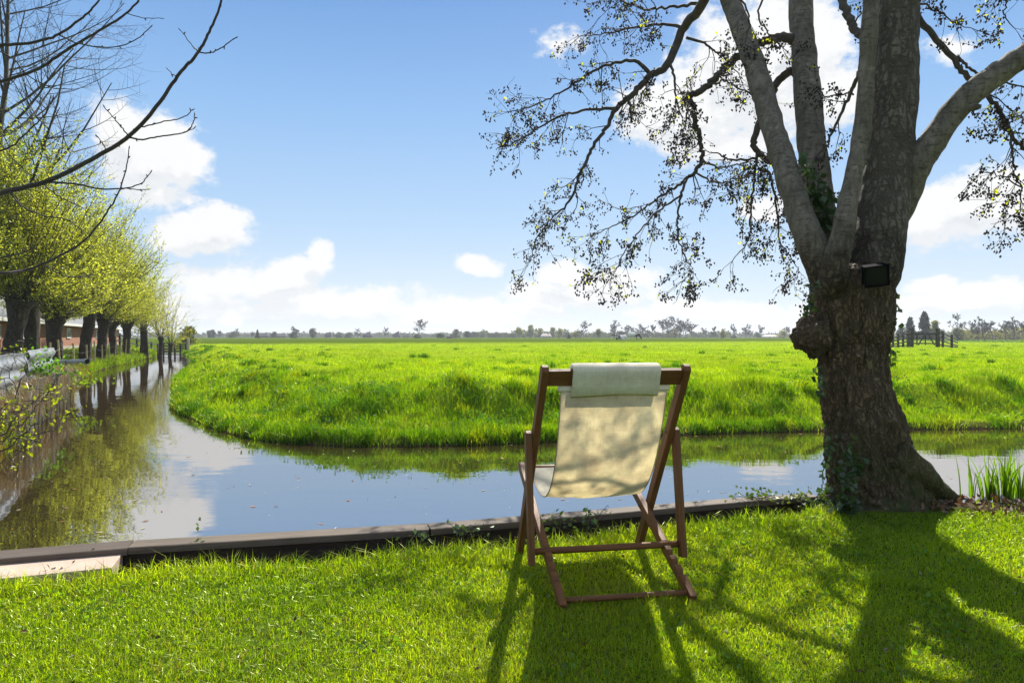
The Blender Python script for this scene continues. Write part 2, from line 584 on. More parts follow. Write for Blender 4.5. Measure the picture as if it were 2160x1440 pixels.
gx = spaced(-12, 9.5, .09, .035, -2500, 2500)
gy = spaced(1.0, 15, .09, .03, -60, 5000)
GX, GY = np.meshgrid(gx, gy)
GP = np.stack([GX.ravel(), GY.ravel()], 1)
gz, gzone, gd = land(GP)
nx, ny = len(gx), len(gy)
ii = (np.arange(ny - 1)[:, None] * nx + np.arange(nx - 1)[None]).ravel()
quads = np.stack([ii, ii + 1, ii + nx + 1, ii + nx], 1)
# tint: red = bare earth, green = far darker meadow strip, blue = field
soil = np.zeros(len(GP))
soil = np.where((gzone == 1), 1 - sst(.0, .40, gd), soil)
soil = np.where((gzone == 2), 1 - sst(.1, .9, gd + fbm(GP[:, 0], GP[:, 1], 2, 2, 4) * .4), soil)
soil = np.where((gzone == 0) & (GP[:, 0] < 2.2), 1 - sst(.18, .34, gd), soil)
bed = ((GP[:, 0] - 3.6) / 1.25) ** 2 + ((GP[:, 1] - 4.75) / .62) ** 2
bed = 1 - sst(.55, 1.15, bed + fbm(GP[:, 0], GP[:, 1], 3, 2, 31) * .35)
soil = np.where(gzone == 0, np.maximum(soil, bed), soil)
soil = np.where(gzone == 3, 1, soil)
strip = sst(215, 240, GP[:, 1] + fbm(GP[:, 0], GP[:, 1], .02, 2, 1) * 8 + (GP[:, 0] > 70) * 400 * sst(70, 110, GP[:, 0]))
fieldm = (gzone == 1).astype(float)

gm, q, out = new_mat('ground')
at_ = q.node('ShaderNodeAttribute', attribute_name='tint')
sr = q.node('ShaderNodeSeparateColor'); q.l.new(at_.outputs['Color'], sr.inputs[0])
oc = q.node('ShaderNodeTexCoord').outputs['Object']
n1 = q.noise(oc, .9, 5, .6); n2 = q.noise(oc, 14, 5, .65); n3 = q.noise(oc, .05, 4, .6)
lawnc = q.ramp(n2, [(.3, (.035, .050, .006)), (.7, (.10, .155, .016))])
fcol = q.ramp(q.math('ADD', q.math('MULTIPLY', n1, .5), q.math('MULTIPLY', n3, .5)), [(.32, (.15, .23, .010)), (.5, (.21, .29, .014)), (.68, (.27, .33, .02))])
gc = q.mix(sr.outputs[2], lawnc, fcol)
gc = q.mix(sr.outputs[1], gc, (.035, .075, .018, 1))
earth = q.ramp(n2, [(.3, (.022, .015, .010)), (.75, (.085, .060, .040))])
gc = q.mix(sr.outputs[0], gc, earth)
principled(q, out, gc, 1.0, 0.0, n2, .5, .03)
gtint = np.stack([soil, np.where(gzone == 1, strip, 0), fieldm], 1)
ground = np_mesh('ground', np.concatenate([GP, gz[:, None]], 1), quads, np.zeros((0, 3), int), gtint, gm)
tag(ground, kind='structure')

# water of the ditch
wm, q, out = new_mat('ditch_water')
oc = q.node('ShaderNodeTexCoord').outputs['Object']
v = q.vmath('MULTIPLY', oc, (1.0, 1.0, 1))
rip = q.noise(v, 5.0, 3, .5)
rip2 = q.noise(q.vmath('MULTIPLY', oc, (.6, 2.2, 1)), 1.2, 2, .5)
p = principled(q, out, (.030, .020, .009, 1), .012, .5, q.math('ADD', q.math('MULTIPLY', rip, .3), rip2), .045, .05)
p.inputs['IOR'].default_value = 7.0
wb = MB()
wb.add([(-60, 1.2, ZW), (60, 1.2, ZW), (60, 90, ZW), (-60, 90, ZW)], [(0, 1, 2, 3)])
water = wb.build('water', wm)
tag(water, kind='structure')


# ------------------------------------------------------------------ grass
def blades(name, P, h, wd, cols, mat, lean=.35, bend=.5, seed=1, dirbias=None):
    """P (n,3) roots; each blade is a quad and a triangle that bends over"""
    r = np.random.default_rng(seed)
    n = len(P)
    a = r.uniform(0, 2 * PI, n)
    ln = np.abs(r.normal(0, lean, n)).clip(0, 1.2)
    dx = np.cos(a) * ln; dy = np.sin(a) * ln
    fa = r.uniform(0, PI, n)                                  # facing of the blade's width
    sx = np.cos(fa) * wd / 2; sy = np.sin(fa) * wd / 2
    B = P
    mid = P + np.stack([dx * h * .35, dy * h * .35, h * .55], 1)
    tip = P + np.stack([dx * h * (.8 + bend), dy * h * (.8 + bend), h * (1 - .28 * ln)], 1)
    S = np.stack([sx, sy, np.zeros(n)], 1)
    V = np.stack([B - S, B + S, mid + S * .8, mid - S * .8, tip], 1).reshape(-1, 3)
    k = np.arange(n) * 5
    quads = np.stack([k, k + 1, k + 2, k + 3], 1)
    tris = np.stack([k + 3, k + 2, k + 4], 1)
    C = np.repeat(cols, 5, axis=0)
    return np_mesh(name, V, quads, tris, C, mat)


def grass_cols(x, y, seed, lo, mid, hi, straw=.06, s=1.2):
    r = np.random.default_rng(seed)
    n = len(x)
    t = np.clip(.5 + .55 * fbm(x, y, s, 3, seed) + r.normal(0, .16, n), 0, 1)[:, None]
    lo, mid, hi = map(np.array, (lo, mid, hi))
    c = np.where(t < .5, lo + (mid - lo) * t * 2, mid + (hi - mid) * (t * 2 - 1))
    c *= r.uniform(.75, 1.25, (n, 1))
    dry = (r.uniform(size=n) < straw * np.clip(1 + 1.6 * fbm(x, y, 1.7, 2, seed + 3), 0, 4))[:, None]
    return np.where(dry, np.array([.21, .185, .085]) * r.uniform(.6, 1.2, (n, 1)), c)


# lawn
N = 620000
yy = 1.25 + (5.6 - 1.25) * rng.uniform(size=N) ** 1.35
xx = rng.uniform(-1, 1, N) * (yy * .83 + .55)
P2 = np.stack([xx, yy], 1)
z, zn, d = land(P2)
bedp = ((xx - 3.6) / 1.25) ** 2 + ((yy - 4.75) / .62) ** 2 + fbm(xx, yy, 3, 2, 31) * .35
slab_r = (xx < -1.93) & (yy > 2.93 + (xx + 2.4) * .24 + .03)   # the paving slab
tree_r = ((xx - 2.5) / .52) ** 2 + ((yy - 4.62) / .42) ** 2 < 1
edge = d + .06 * fbm(xx, yy, 4, 2, 44)
keep = (zn == 0) & (edge > .165) & ~((bedp < .95) & (rng.uniform(size=N) < .93)) & ~slab_r & ~tree_r
bare = fbm(xx, yy, 2.3, 3, 77)
keep &= rng.uniform(size=N) < np.clip(1.25 - np.maximum(bare - .40, 0) * 4.0, .45, 1)
xx, yy, z, d = xx[keep], yy[keep], z[keep], d[keep]
hh = .021 * (1 + .5 * fbm(xx, yy, 1.8, 3, 21)) * rng.uniform(.45, 1.6, len(xx))
tuft = np.clip(fbm(xx, yy, 3.6, 2, 52) - .25, 0, 1)
hh *= 1 + 1.1 * tuft
rim = (1 - sst(.22, .5, d)) * (xx < 2.2)
hh *= 1 + rim * rng.uniform(0, 2.6, len(xx))
wd = (.0023 + .0009 * (yy - 1.2)) * rng.uniform(.7, 1.3, len(xx))
cols = grass_cols(xx, yy, 12, (.075, .155, .006), (.195, .290, .010), (.335, .405, .024), .07)
lawn = blades('lawn_grass', np.stack([xx, yy, z - .004], 1), hh, wd, cols, M_GRASS, .95, .45, 3)
tag(lawn, 'short bright green mown lawn grass in the foreground under the deck chair', 'grass', kind='stuff')

# the field beyond the ditch: density follows the distance
N = 420000
dyv = 6.5 + 245 * rng.uniform(size=N) ** 1.15
yy = 1.22 * F / dyv
yy *= rng.uniform(.94, 1.06, N)
ok = (yy > 8.2) & (yy < 230)
yy = yy[ok]
xx = rng.uniform(-1, 1, len(yy)) * (yy * .80 + 1.0)
P2 = np.stack([xx, yy], 1)
z, zn, d = land(P2)
keep = (zn == 1) & (d > .03)
xx, yy, z, d = xx[keep], yy[keep], z[keep], d[keep]
cl = fbm(xx, yy, 1.5, 3, 61)
cl2 = fbm(xx, yy, .35, 3, 63)
hh = (.062 + .045 * sst(-.1, .5, cl) + .035 * np.clip(cl2, -.5, 1)) * rng.uniform(.55, 1.5, len(xx))
hh *= .75 + .5 * (1 - sst(.1, 2.5, d)) + .25
hh *= 1 - .45 * (d < .3)
wd = np.maximum(.004, .00075 * yy) * rng.uniform(.7, 1.4, len(xx))
cols = grass_cols(xx, yy, 33, (.060, .130, .004), (.150, .245, .006), (.240, .320, .012), .02, .8)
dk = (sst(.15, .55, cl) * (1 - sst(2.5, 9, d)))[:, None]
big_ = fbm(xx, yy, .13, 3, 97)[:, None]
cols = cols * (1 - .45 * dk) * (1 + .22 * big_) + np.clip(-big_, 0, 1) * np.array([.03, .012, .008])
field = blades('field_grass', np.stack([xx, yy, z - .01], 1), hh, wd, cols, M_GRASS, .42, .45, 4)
tag(field, 'long lime green pasture grass covering the field and the far bank', 'grass', kind='stuff')

# left bank grass, rough and mixed with dead stems
N = 90000
t = rng.uniform(size=N) ** 1.6
yy = 5 + 65 * t
lx = np.interp(yy, LEFT[::-1, 1], LEFT[::-1, 0])
xx = lx - rng.uniform(size=N) ** 1.5 * (1.2 + .30 * yy)
P2 = np.stack([xx, yy], 1)
z, zn, d = land(P2)
keep = (zn == 2) & (d > .05)
xx, yy, z, d = xx[keep], yy[keep], z[keep], d[keep]
hh = (.14 + .10 * fbm(xx, yy, .9, 3, 71)) * rng.uniform(.5, 1.6, len(xx)) * (1 + .8 * (1 - sst(.1, .8, d)))
wd = np.maximum(.006, .0008 * yy) * rng.uniform(.7, 1.4, len(xx))
cols = grass_cols(xx, yy, 35, (.05, .10, .008), (.105, .18, .010), (.17, .24, .02), .05, .7)
dry = (rng.uniform(size=len(xx)) < .55 * (1 - sst(.2, 1.1, d)) * (yy < 26))[:, None]
cols = np.where(dry, np.array([.20, .145, .085]) * rng.uniform(.6, 1.3, (len(xx), 1)), cols)
lb = blades('bank_grass', np.stack([xx, yy, z - .01], 1), hh, wd, cols, M_GRASS, .5, .45, 5)
tag(lb, 'rough green and straw coloured grass on the left bank below the willows', 'grass', kind='stuff')

# tussocks on the far bank and in the field
TP, TH, TW, TC = [], [], [], []
rt = np.random.default_rng(55)
k = 0
while k < 900:
    if k < 560:
        i = rt.integers(8, len(FAR) - 12); f = FAR[i] + (FAR[i + 1] - FAR[i]) * rt.random()
        t = FAR[i + 1] - FAR[i]; nv_ = np.array([-t[1], t[0]]) / np.linalg.norm(t)
        c = f + nv_ * (rt.uniform(.05, .22) if rt.random() < .4 else rt.uniform(.2, 2.4))
    else:
        D_ = 1.22 * F / rt.uniform(22, 170); c = np.array([rt.uniform(-.8, .85) * D_, D_])
    k += 1
    z0_, zn_, d_ = land(c[None])
    if zn_[0] != 1 or c[1] > 70: continue
    n_ = int(rt.integers(50, 150)); R_ = rt.uniform(.06, .17) * (1 + .012 * c[1])
    q2 = c + rt.normal(0, R_ * .6, (n_, 2)); zz, zn_, dd = land(q2); okk = zn_ == 1
    kind = rt.random()
    base = np.array([.045, .125, .004]) if kind < .55 else (np.array([.11, .21, .005]) if kind < .88 else np.array([.21, .27, .008]))
    n_ = int(okk.sum())
    TP.append(np.concatenate([q2, (zz - .01)[:, None]], 1)[okk])
    TH.append(rt.uniform(.08, .20) * rt.uniform(.6, 1.2, n_)); TW.append(np.maximum(.0055, .0008 * c[1]) * rt.uniform(.7, 1.3, n_))
    TC.append(base * rt.uniform(.7, 1.3, (n_, 1)))
o = blades('grass_tussocks', np.concatenate(TP), np.concatenate(TH), np.concatenate(TW), np.concatenate(TC), M_GRASS, .6, .6, 9)
tag(o, 'taller darker and yellower grass tussocks along the far bank and in the field', 'grass', kind='stuff')

# broad leaved weeds and tussocks on the far bank
mb = MB(); mg = MB()
pts = []; cc = []
for i in range(190):
    s = random.random() ** .8
    k = int(s * (len(FAR) - 40)) + 24
    if k >= len(FAR) - 1: continue
    f = FAR[k] + (FAR[k + 1] - FAR[k]) * random.random()
    if f[1] > 26 or f[0] > 12: continue
    t = FAR[k + 1] - FAR[k]; nrm = np.array([-t[1], t[0]]); nrm /= np.linalg.norm(nrm)
    o = f + nrm * random.uniform(.2, 1.9) + np.random.default_rng(i).normal(0, .1, 2)
    n = random.randint(12, 45); r_ = random.uniform(.08, .24)
    q2 = np.random.default_rng(i + 900).normal(0, r_ * .6, (n, 2)) + o
    zz, zn_, dd = land(q2)
    hgt = np.random.default_rng(i + 500).uniform(.04, .20, n)
    pts.append(np.concatenate([q2, (zz + hgt)[:, None]], 1)[zn_ == 1])
    base = np.array([.07, .15, .015]) * random.uniform(.8, 1.5)
    cc.append(np.tile(base, (int((zn_ == 1).sum()), 1)))
pts = np.concatenate(pts); cc = np.concatenate(cc)
mb.cards(pts, .045, .62, 0, cc, seed=3)
o = mb.build('bank_weeds', leafy('weed_leaves', trans=.4, gloss=.018, grough=.5, tcol=(1.6, 1.7, .4)), colors=True)
tag(o, 'patches of broad glossy weed leaves on the grassy far bank', 'weeds', kind='stuff')


# ------------------------------------------------------------------ edging boards and the paving slab
def wood_mat(name, lo, hi, groove=0.0, axis=0, rough=.75, scale=7, spec=.25):
    """sawn wood; the grain runs along the object's local axis"""
    m, q, out = new_mat(name)
    oc = q.node('ShaderNodeTexCoord').outputs['Object']
    st = [1, 1, 1]; st = [9, 9, 9]; st[axis] = .55
    v = q.vmath('MULTIPLY', oc, tuple(st))
    n = q.noise(v, scale, 6, .65, .6)
    big = q.noise(oc, 3.0, 4, .6)
    c = q.ramp(q.math('ADD', q.math('MULTIPLY', n, .7), q.math('MULTIPLY', big, .3)), [(.3, lo), (.7, hi)])
    h = n
    if groove:
        y = q.node('ShaderNodeSeparateXYZ'); q.l.new(oc, y.inputs[0])
        g = q.math('SINE', q.math('MULTIPLY', y.outputs[1], 2 * PI / groove))
        gs = q.smooth(g, -.9, .2)
        c = q.mix(gs, (lo[0] * .5, lo[1] * .5, lo[2] * .5, 1), c)
        h = q.math('ADD', q.math('MULTIPLY', gs, 1.5), n)
    principled(q, out, c, rough, spec, h, .5, .004)
    return m


M_DECK = wood_mat('weathered_ribbed_board', (.075, .056, .042), (.175, .138, .108), groove=.0125)
M_BOARD = wood_mat('weathered_board', (.060, .046, .033), (.17, .135, .098))
M_TEAK = wood_mat('oiled_teak', (.090, .038, .013), (.225, .102, .038), axis=2, rough=.5, spec=.2)


def edging(p, q, wd, label, mat):
    p = Vector(p); q = Vector(q)
    d = q - p; L = d.length
    rz = math.atan2(d.y, d.x)
    m = MB()
    n = 14
    # a board with a slightly worn upper edge, standing on edge battens under it
    prof = [(-wd / 2, -.035), (wd / 2, -.035), (wd / 2, -.004), (wd / 2 - .005, 0), (-wd / 2 + .005, 0), (-wd / 2, -.004)]
    m.prism(prof, lambda a, x, y: (a, x, y), 0, L)
    o = m.build('edging_board', mat)
    o.location = p; o.rotation_euler = (0, -math.atan2(d.z, math.hypot(d.x, d.y)), rz)
    tag(o, label, 'edging board', 'boards along the water edge')
    k = MB()
    k.box((0, -wd / 2 + .030, -.46), (L + .0055, wd / 2 - .02, -.037))
    b = k.build('support_plank', M_BOARD_DARK, o)
    return o


M_BOARD_DARK = wood_mat('dark_plank', (.020, .015, .011), (.055, .042, .03))  # sawn wood in much darker tones than the edging boards
zt = .050
e0 = onz(-260, 1190, zt); e1 = onz(278, 1146, zt); e2 = onz(905, 1109, zt); e3 = onz(1250, 1080, zt); e4 = onz(1560, 1053, zt - .02)
edging(e0, e1 - (e1 - e0).normalized() * .006, .15, 'ribbed grey decking board behind the pale paving slab', M_DECK)
edging(e1, e2 - (e2 - e1).normalized() * .006, .13, 'long grey brown edging board between lawn and water left of the deck chair', M_BOARD)
edging(e2, e3 - (e3 - e2).normalized() * .006, .12, 'weathered edging board passing behind the legs of the deck chair', M_BOARD)
edging(e3, e4 - (e4 - e3).normalized() * .006, .115, 'edging board between the deck chair and the big tree', M_BOARD)
e5 = onz(1715, 1043, .0)
edging(e4, e5, .11, 'last short edging board half hidden by ivy against the alder', M_BOARD)

m, q, out = new_mat('sandy_slab')
oc = q.node('ShaderNodeTexCoord').outputs['Object']
n = q.noise(oc, 9, 6, .65); n2 = q.noise(oc, 120, 3, .6)
c = q.mix(.35, q.ramp(n, [(.3, (.40, .29, .22)), (.7, (.54, .41, .32))]), q.ramp(n2, [(.3, (.30, .22, .17)), (.7, (.58, .46, .37))]))
sp_ = q.smooth(q.noise(oc, 23, 5, .7), .64, .69)
c = q.mix(q.math('MULTIPLY', sp_, .7), c, (.10, .07, .05, 1))
principled(q, out, c, .85, .2, n2, .3, .003)
M_SLAB = m
sm = MB()
c1 = onz(262, 1160, .022); c2 = onz(236, 1196, .022); c3 = onz(-240, 1244, .022); c4 = onz(-240, 1205, .022)
sm.prism([(c.x, c.y) for c in (c1, c4, c3, c2)], lambda a, x, y: (x, y, a), -.04, .022)
slab = sm.build('paving_slab', M_SLAB, bevel=.004)
tag(slab, 'pale pinkish stone paving slab beside the ribbed board at the lawn corner', 'paving slab')


# ------------------------------------------------------------------ the deck chair
CH = Vector((.477, 2.80, 0)); CYAW = R(9.5)


def chair():
    root = empty('deck_chair', CH, CYAW)
    tag(root, 'wooden deck chair with cream canvas sling seen from behind on the lawn', 'deck chair')
    A_w, B_w, C_w = .318, .277, .352

    def stick(name, u, prof, th, mats=M_TEAK, parent=root, bev=.003):
        """prof: outline in the (v, z) plane, th thick across u"""
        vs = np.array(prof, float)
        m = MB()
        m.prism([tuple(p) for p in prof], lambda a, x, y: (a, x, y), -th / 2, th / 2)
        o = m.build(name, mats, parent, bevel=bev)
        o.location = (u, 0, 0)
        return o

    def frame_of(p, q, wd, mk):
        """an outline in stick space: s along p->q, t across; mapped to (v,z)"""
        p = Vector(p); q = Vector(q); d = (q - p).normalized(); nrm = Vector((-d.y, d.x))
        L = (q - p).length
        return [tuple(p + d * s + nrm * t) for s, t in mk(L, wd)]

    def tilt_stick(name, u, p, q, wd, th, mk, parent=root):
        """the mesh is built with its grain along local z and then tilted"""
        p = Vector(p); q = Vector(q); L = (q - p).length
        m = MB()
        m.prism(mk(L, wd), lambda a, s, t: (a, -t, s), -th / 2, th / 2)
        o = m.build(name, M_TEAK, parent, bevel=.003)
        d = q - p
        o.location = (u, p.x, p.y)
        o.rotation_euler = (math.atan2(-d.x, d.y), 0, 0)
        return o

    def plain(L, wd):
        return [(0, wd / 2), (0, -wd / 2), (L - .012, -wd / 2), (L, -wd / 2 + .016), (L, wd / 2 - .016), (L - .012, wd / 2)]

    def notched(L, wd):
        # rear end has four stepped notches cut into the upper side
        o = [(0, wd / 2), (.0, -wd / 2), (L, -wd / 2), (L, wd / 2)]
        pts = [(L - .012, wd / 2), (L, wd / 2 - .014), (L, -wd / 2 + .014), (L - .012, -wd / 2), (0, -wd / 2), (0.0, wd / 2 - .004), (.11, wd / 2)]
        for k in range(4):
            s = .125 + k * .062
            pts += [(s, wd / 2), (s + .003, wd / 2 - .020), (s + .018, wd / 2 - .020), (s + .034, wd / 2)]
        return pts
    # outer frame: from the front foot up and back to the head rail
    A0, A1 = (.76, -.01), (.142, .975)
    for s in (-1, 1):
        tilt_stick('back_rail', s * A_w, A0, A1, .050, .030, plain)
    # inner frame with the notches, from the rear foot forward to the seat front
    B0, B1 = (-.015, .012), (.945, .412)
    for s in (-1, 1):
        o = tilt_stick('seat_rail', s * B_w, B0, B1, .044, .030, notched)
        bm = MB(); bm.tube([(s * .0155, -.020, .39), (s * .0155, .026, .10)], .0025, 5)
        if s < 0:
            pass
    # props
    for s in (-1, 1):
        tilt_stick('prop_leg', s * C_w, (.265, .095), (.352, .675), .046, .028, plain)
    # dowels and rails
    def dowel(name, p, q, r, mat=M_TEAK):
        p = Vector(p); q = Vector(q)
        m = MB(); m.tube([(0, 0, z) for z in np.linspace(0, (q - p).length, 4)], r, 12)
        o = m.build(name, mat, root, smooth=True)
        o.location = p; o.rotation_euler = (q - p).to_track_quat('Z', 'Y').to_euler()
        return o
    dowel('prop_dowel', (-C_w - .012, .283, .150), (C_w + .012, .283, .150), .0155)
    dowel('foot_dowel', (-B_w, .022, .028), (B_w, .022, .028), .0125)
    dowel('front_dowel', (-B_w, .90, .398), (B_w, .90, .398), .013)
    # head rail: a flat board between the back rails
    d = Vector((A1[0] - A0[0], A1[1] - A0[1])).normalized()
    m = MB(); m.box((-.039, -.011, -A_w + .015), (.039, .011, A_w - .015))
    hr = m.build('head_rail', M_TEAK, root, bevel=.003)
    hz = .925
    hv = A0[0] + (hz - A0[1]) / (A1[1] - A0[1]) * (A1[0] - A0[0])
    tv = Vector((0, d.x, d.y)); nv = Vector((0, d.y, -d.x))       # along the rail stick, and facing
    xv = Vector((1, 0, 0))
    M = Matrix((tuple(tv), tuple(nv), tuple(xv))).transposed().to_4x4()
    M.translation = (0, hv, hz)
    hr.matrix_local = M
    # screws and pivots
    for s in (-1, 1):
        for name, v_, z_, u_ in (('pivot_bolt', .345, .655, A_w - .017), ('pivot_bolt', .591, .254, B_w - .017)):
            m = MB(); m.tube([(s * (u_ - .002), v_, z_), (s * (u_ + .002), v_, z_)], .006, 8)
            m.build(name, M_BOLT, root)
    # canvas sling
    P0, P1, P2_, P3 = [Vector(p) for p in ((.180, .868), (.33, .27), (.60, .235), (.905, .412))]
    nu, nt = 26, 60
    V = []; W = .240
    for i in range(nt + 1):
        t = i / nt
        p = P0 * (1 - t) ** 3 + P1 * 3 * t * (1 - t) ** 2 + P2_ * 3 * t * t * (1 - t) + P3 * t ** 3
        for j in range(nu + 1):
            a = j / nu * 2 - 1
            sag = (a * a - 1) * .012 * math.sin(PI * t)
            wv = mnoise.noise(Vector((a * 2.2, t * 3.1, 1.7))) * .005 + mnoise.noise(Vector((a * 5, t * 7, 4.7))) * .0034 + mnoise.noise(Vector((a * 3, t * 22, 9))) * .0014
            V.append((a * (W - .006 * math.sin(PI * t)), p.x + sag * .4, p.y + sag + wv * math.sin(PI * min(1, t * 1.0))))
    Fq = []
    for i in range(nt):
        for j in range(nu):
            k = i * (nu + 1) + j
            Fq.append((k, k + 1, k + nu + 2, k + nu + 1))
    m = MB(); m.add(V, Fq)
    cv = m.build('canvas_sling', M_CANVAS, root, smooth=True)
    sol = cv.modifiers.new('thick', 'SOLIDIFY'); sol.thickness = .0012; sol.offset = 0
    # hems along both sides and the sleeve round the upper dowel
    for s in (-1, 1):
        hm = MB()
        pts = [Vector(V[i * (nu + 1) + (nu if s > 0 else 0)]) for i in range(nt + 1)]
        hm.tube(pts, .0024, 6)
        hm.build('hem', M_HEM, cv, smooth=True)
    sl = MB(); sl.tube([(x, .186, .874) for x in np.linspace(-.252, .252, 9)], .0125, 12)
    sl.build('canvas_sleeve', M_CUSHION, root, smooth=True)
    # head cushion: thick pad in front of the rail, flap over it to the back
    prof = []
    base = Vector((hv, hz))
    dd = Vector((d.x, d.y)); nn = Vector((d.y, -d.x))
    if nn.x > 0: nn = -nn                                      # nn points to the camera side
    raw = [(-.080, .038), (-.066, .044), (-.025, .036), (.01, .027), (.035, .021), (.048, .012), (.052, 0), (.052, -.018),
           (.046, -.036), (.030, -.048), (.0, -.054), (-.05, -.052), (-.095, -.042), (-.112, -.026), (-.10, -.015), (-.04, -.014), (.0, -.0135),
           (.036, -.0125), (.042, -.004), (.041, .008), (.030, .0135), (.0, .0150), (-.028, .028), (-.076, .033)]
    us = np.concatenate([[-.196, -.193, -.186], np.linspace(-.165, .165, 14), [.186, .193, .196]])
    V = []; Fq = []
    npf = len(raw)
    cx = sum(t for t, n_ in raw) / npf; cn = sum(n_ for t, n_ in raw) / npf
    for i, u_ in enumerate(us):
        e = min(1.0, (1 - abs(u_) / .196) / .10) ** .5 if abs(u_) < .196 else 0
        k = .80 + .20 * e
        for j, (t, n_) in enumerate(raw):
            outer = j < 14
            tt, n2 = t, n_
            if outer and j > 7: n2 = -.014 + (n_ + .014) * k
            wob = mnoise.noise(Vector((u_ * 14, t * 25, n_ * 25))) * .0028 + mnoise.noise(Vector((u_ * 45, t * 40, 3))) * .0010
            if outer: n2 += wob; tt += wob * .8
            if j in (0, 1): tt += .006 * math.sin(u_ * 13 + 1)
            p = base + dd * (tt + .004) + nn * n2
            V.append((u_, p.x, p.y))
    for i in range(len(us) - 1):
        for j in range(npf):
            j2 = (j + 1) % npf
            Fq.append((i * npf + j, i * npf + j2, (i + 1) * npf + j2, (i + 1) * npf + j))
    Fq.append(tuple(range(npf))[::-1]); Fq.append(tuple(range((len(us) - 1) * npf, len(us) * npf)))
    m = MB(); m.add(V, Fq)
    pl = m.build('head_cushion', M_CUSHION, root, smooth=True)
    pl['label'] = 'pale grey padded head cushion folded over the top rail'
    return root


def cloth_mat(name, col, trans, weave=900):
    m, q, out = new_mat(name)
    oc = q.node('ShaderNodeTexCoord').outputs['Object']
    sp_ = q.node('ShaderNodeSeparateXYZ'); q.l.new(oc, sp_.inputs[0])
    wx = q.math('SINE', q.math('MULTIPLY', sp_.outputs[0], weave)); wz = q.math('SINE', q.math('MULTIPLY', sp_.outputs[2], weave))
    slub = q.noise(q.vmath('MULTIPLY', oc, (22, 300, 300)), 1.0, 3, .6)
    slub2 = q.noise(q.vmath('MULTIPLY', oc, (320, 25, 25)), 1.0, 3, .6)
    blot = q.noise(oc, 9, 5, .65)
    k = q.math('ADD', q.math('MULTIPLY', q.math('ADD', slub, slub2), .22), q.math('MULTIPLY', blot, .5))
    lo = tuple(c * .72 for c in col); hi = tuple(min(.95, c * 1.12) for c in col)
    c = q.ramp(k, [(.34, lo), (.60, hi)])
    spot = q.smooth(q.noise(oc, 75, 3, .6), .70, .76)
    c = q.mix(q.math('MULTIPLY', spot, .35), c, (.35, .24, .10, 1))
    d = q.node('ShaderNodeBsdfDiffuse'); q.l.new(c, d.inputs[0])
    b = q.node('ShaderNodeBump'); b.inputs['Strength'].default_value = .25; b.inputs['Distance'].default_value = .001
    q.l.new(q.math('ADD', slub, slub2), b.inputs['Height']); q.l.new(b.outputs[0], d.inputs['Normal'])
    t = q.node('ShaderNodeBsdfTranslucent'); q.l.new(q.mix(1.0, c, (1.0, .915, .755, 1), 'MULTIPLY'), t.inputs[0])
    s = q.node('ShaderNodeMixShader'); s.inputs[0].default_value = trans
    q.l.new(d.outputs[0], s.inputs[1]); q.l.new(t.outputs[0], s.inputs[2]); q.l.new(s.outputs[0], out.inputs[0])
    return m


M_CANVAS = cloth_mat('cream_canvas', (.90, .85, .74), .60)
M_HEM = cloth_mat('canvas_hem', (.45, .38, .27), .1)
M_CUSHION = cloth_mat('grey_linen', (.90, .82, .64), .25)
M_BOLT = simple('dull_bolt', (.10, .08, .06), .4, .2, 60, metal=.8)
chair()


# ------------------------------------------------------------------ the big alder
def ridged(p, s):
    return 1 - abs(mnoise.noise(p * s)) * 2


def px_path(pts):
    return [at(x, y, D) for x, y, D in pts]


TD = 4.60
alder = world_thing('alder_tree', at(1850, 1053, TD), 'big old alder with a burled trunk and grey limbs right of the deck chair', 'tree')


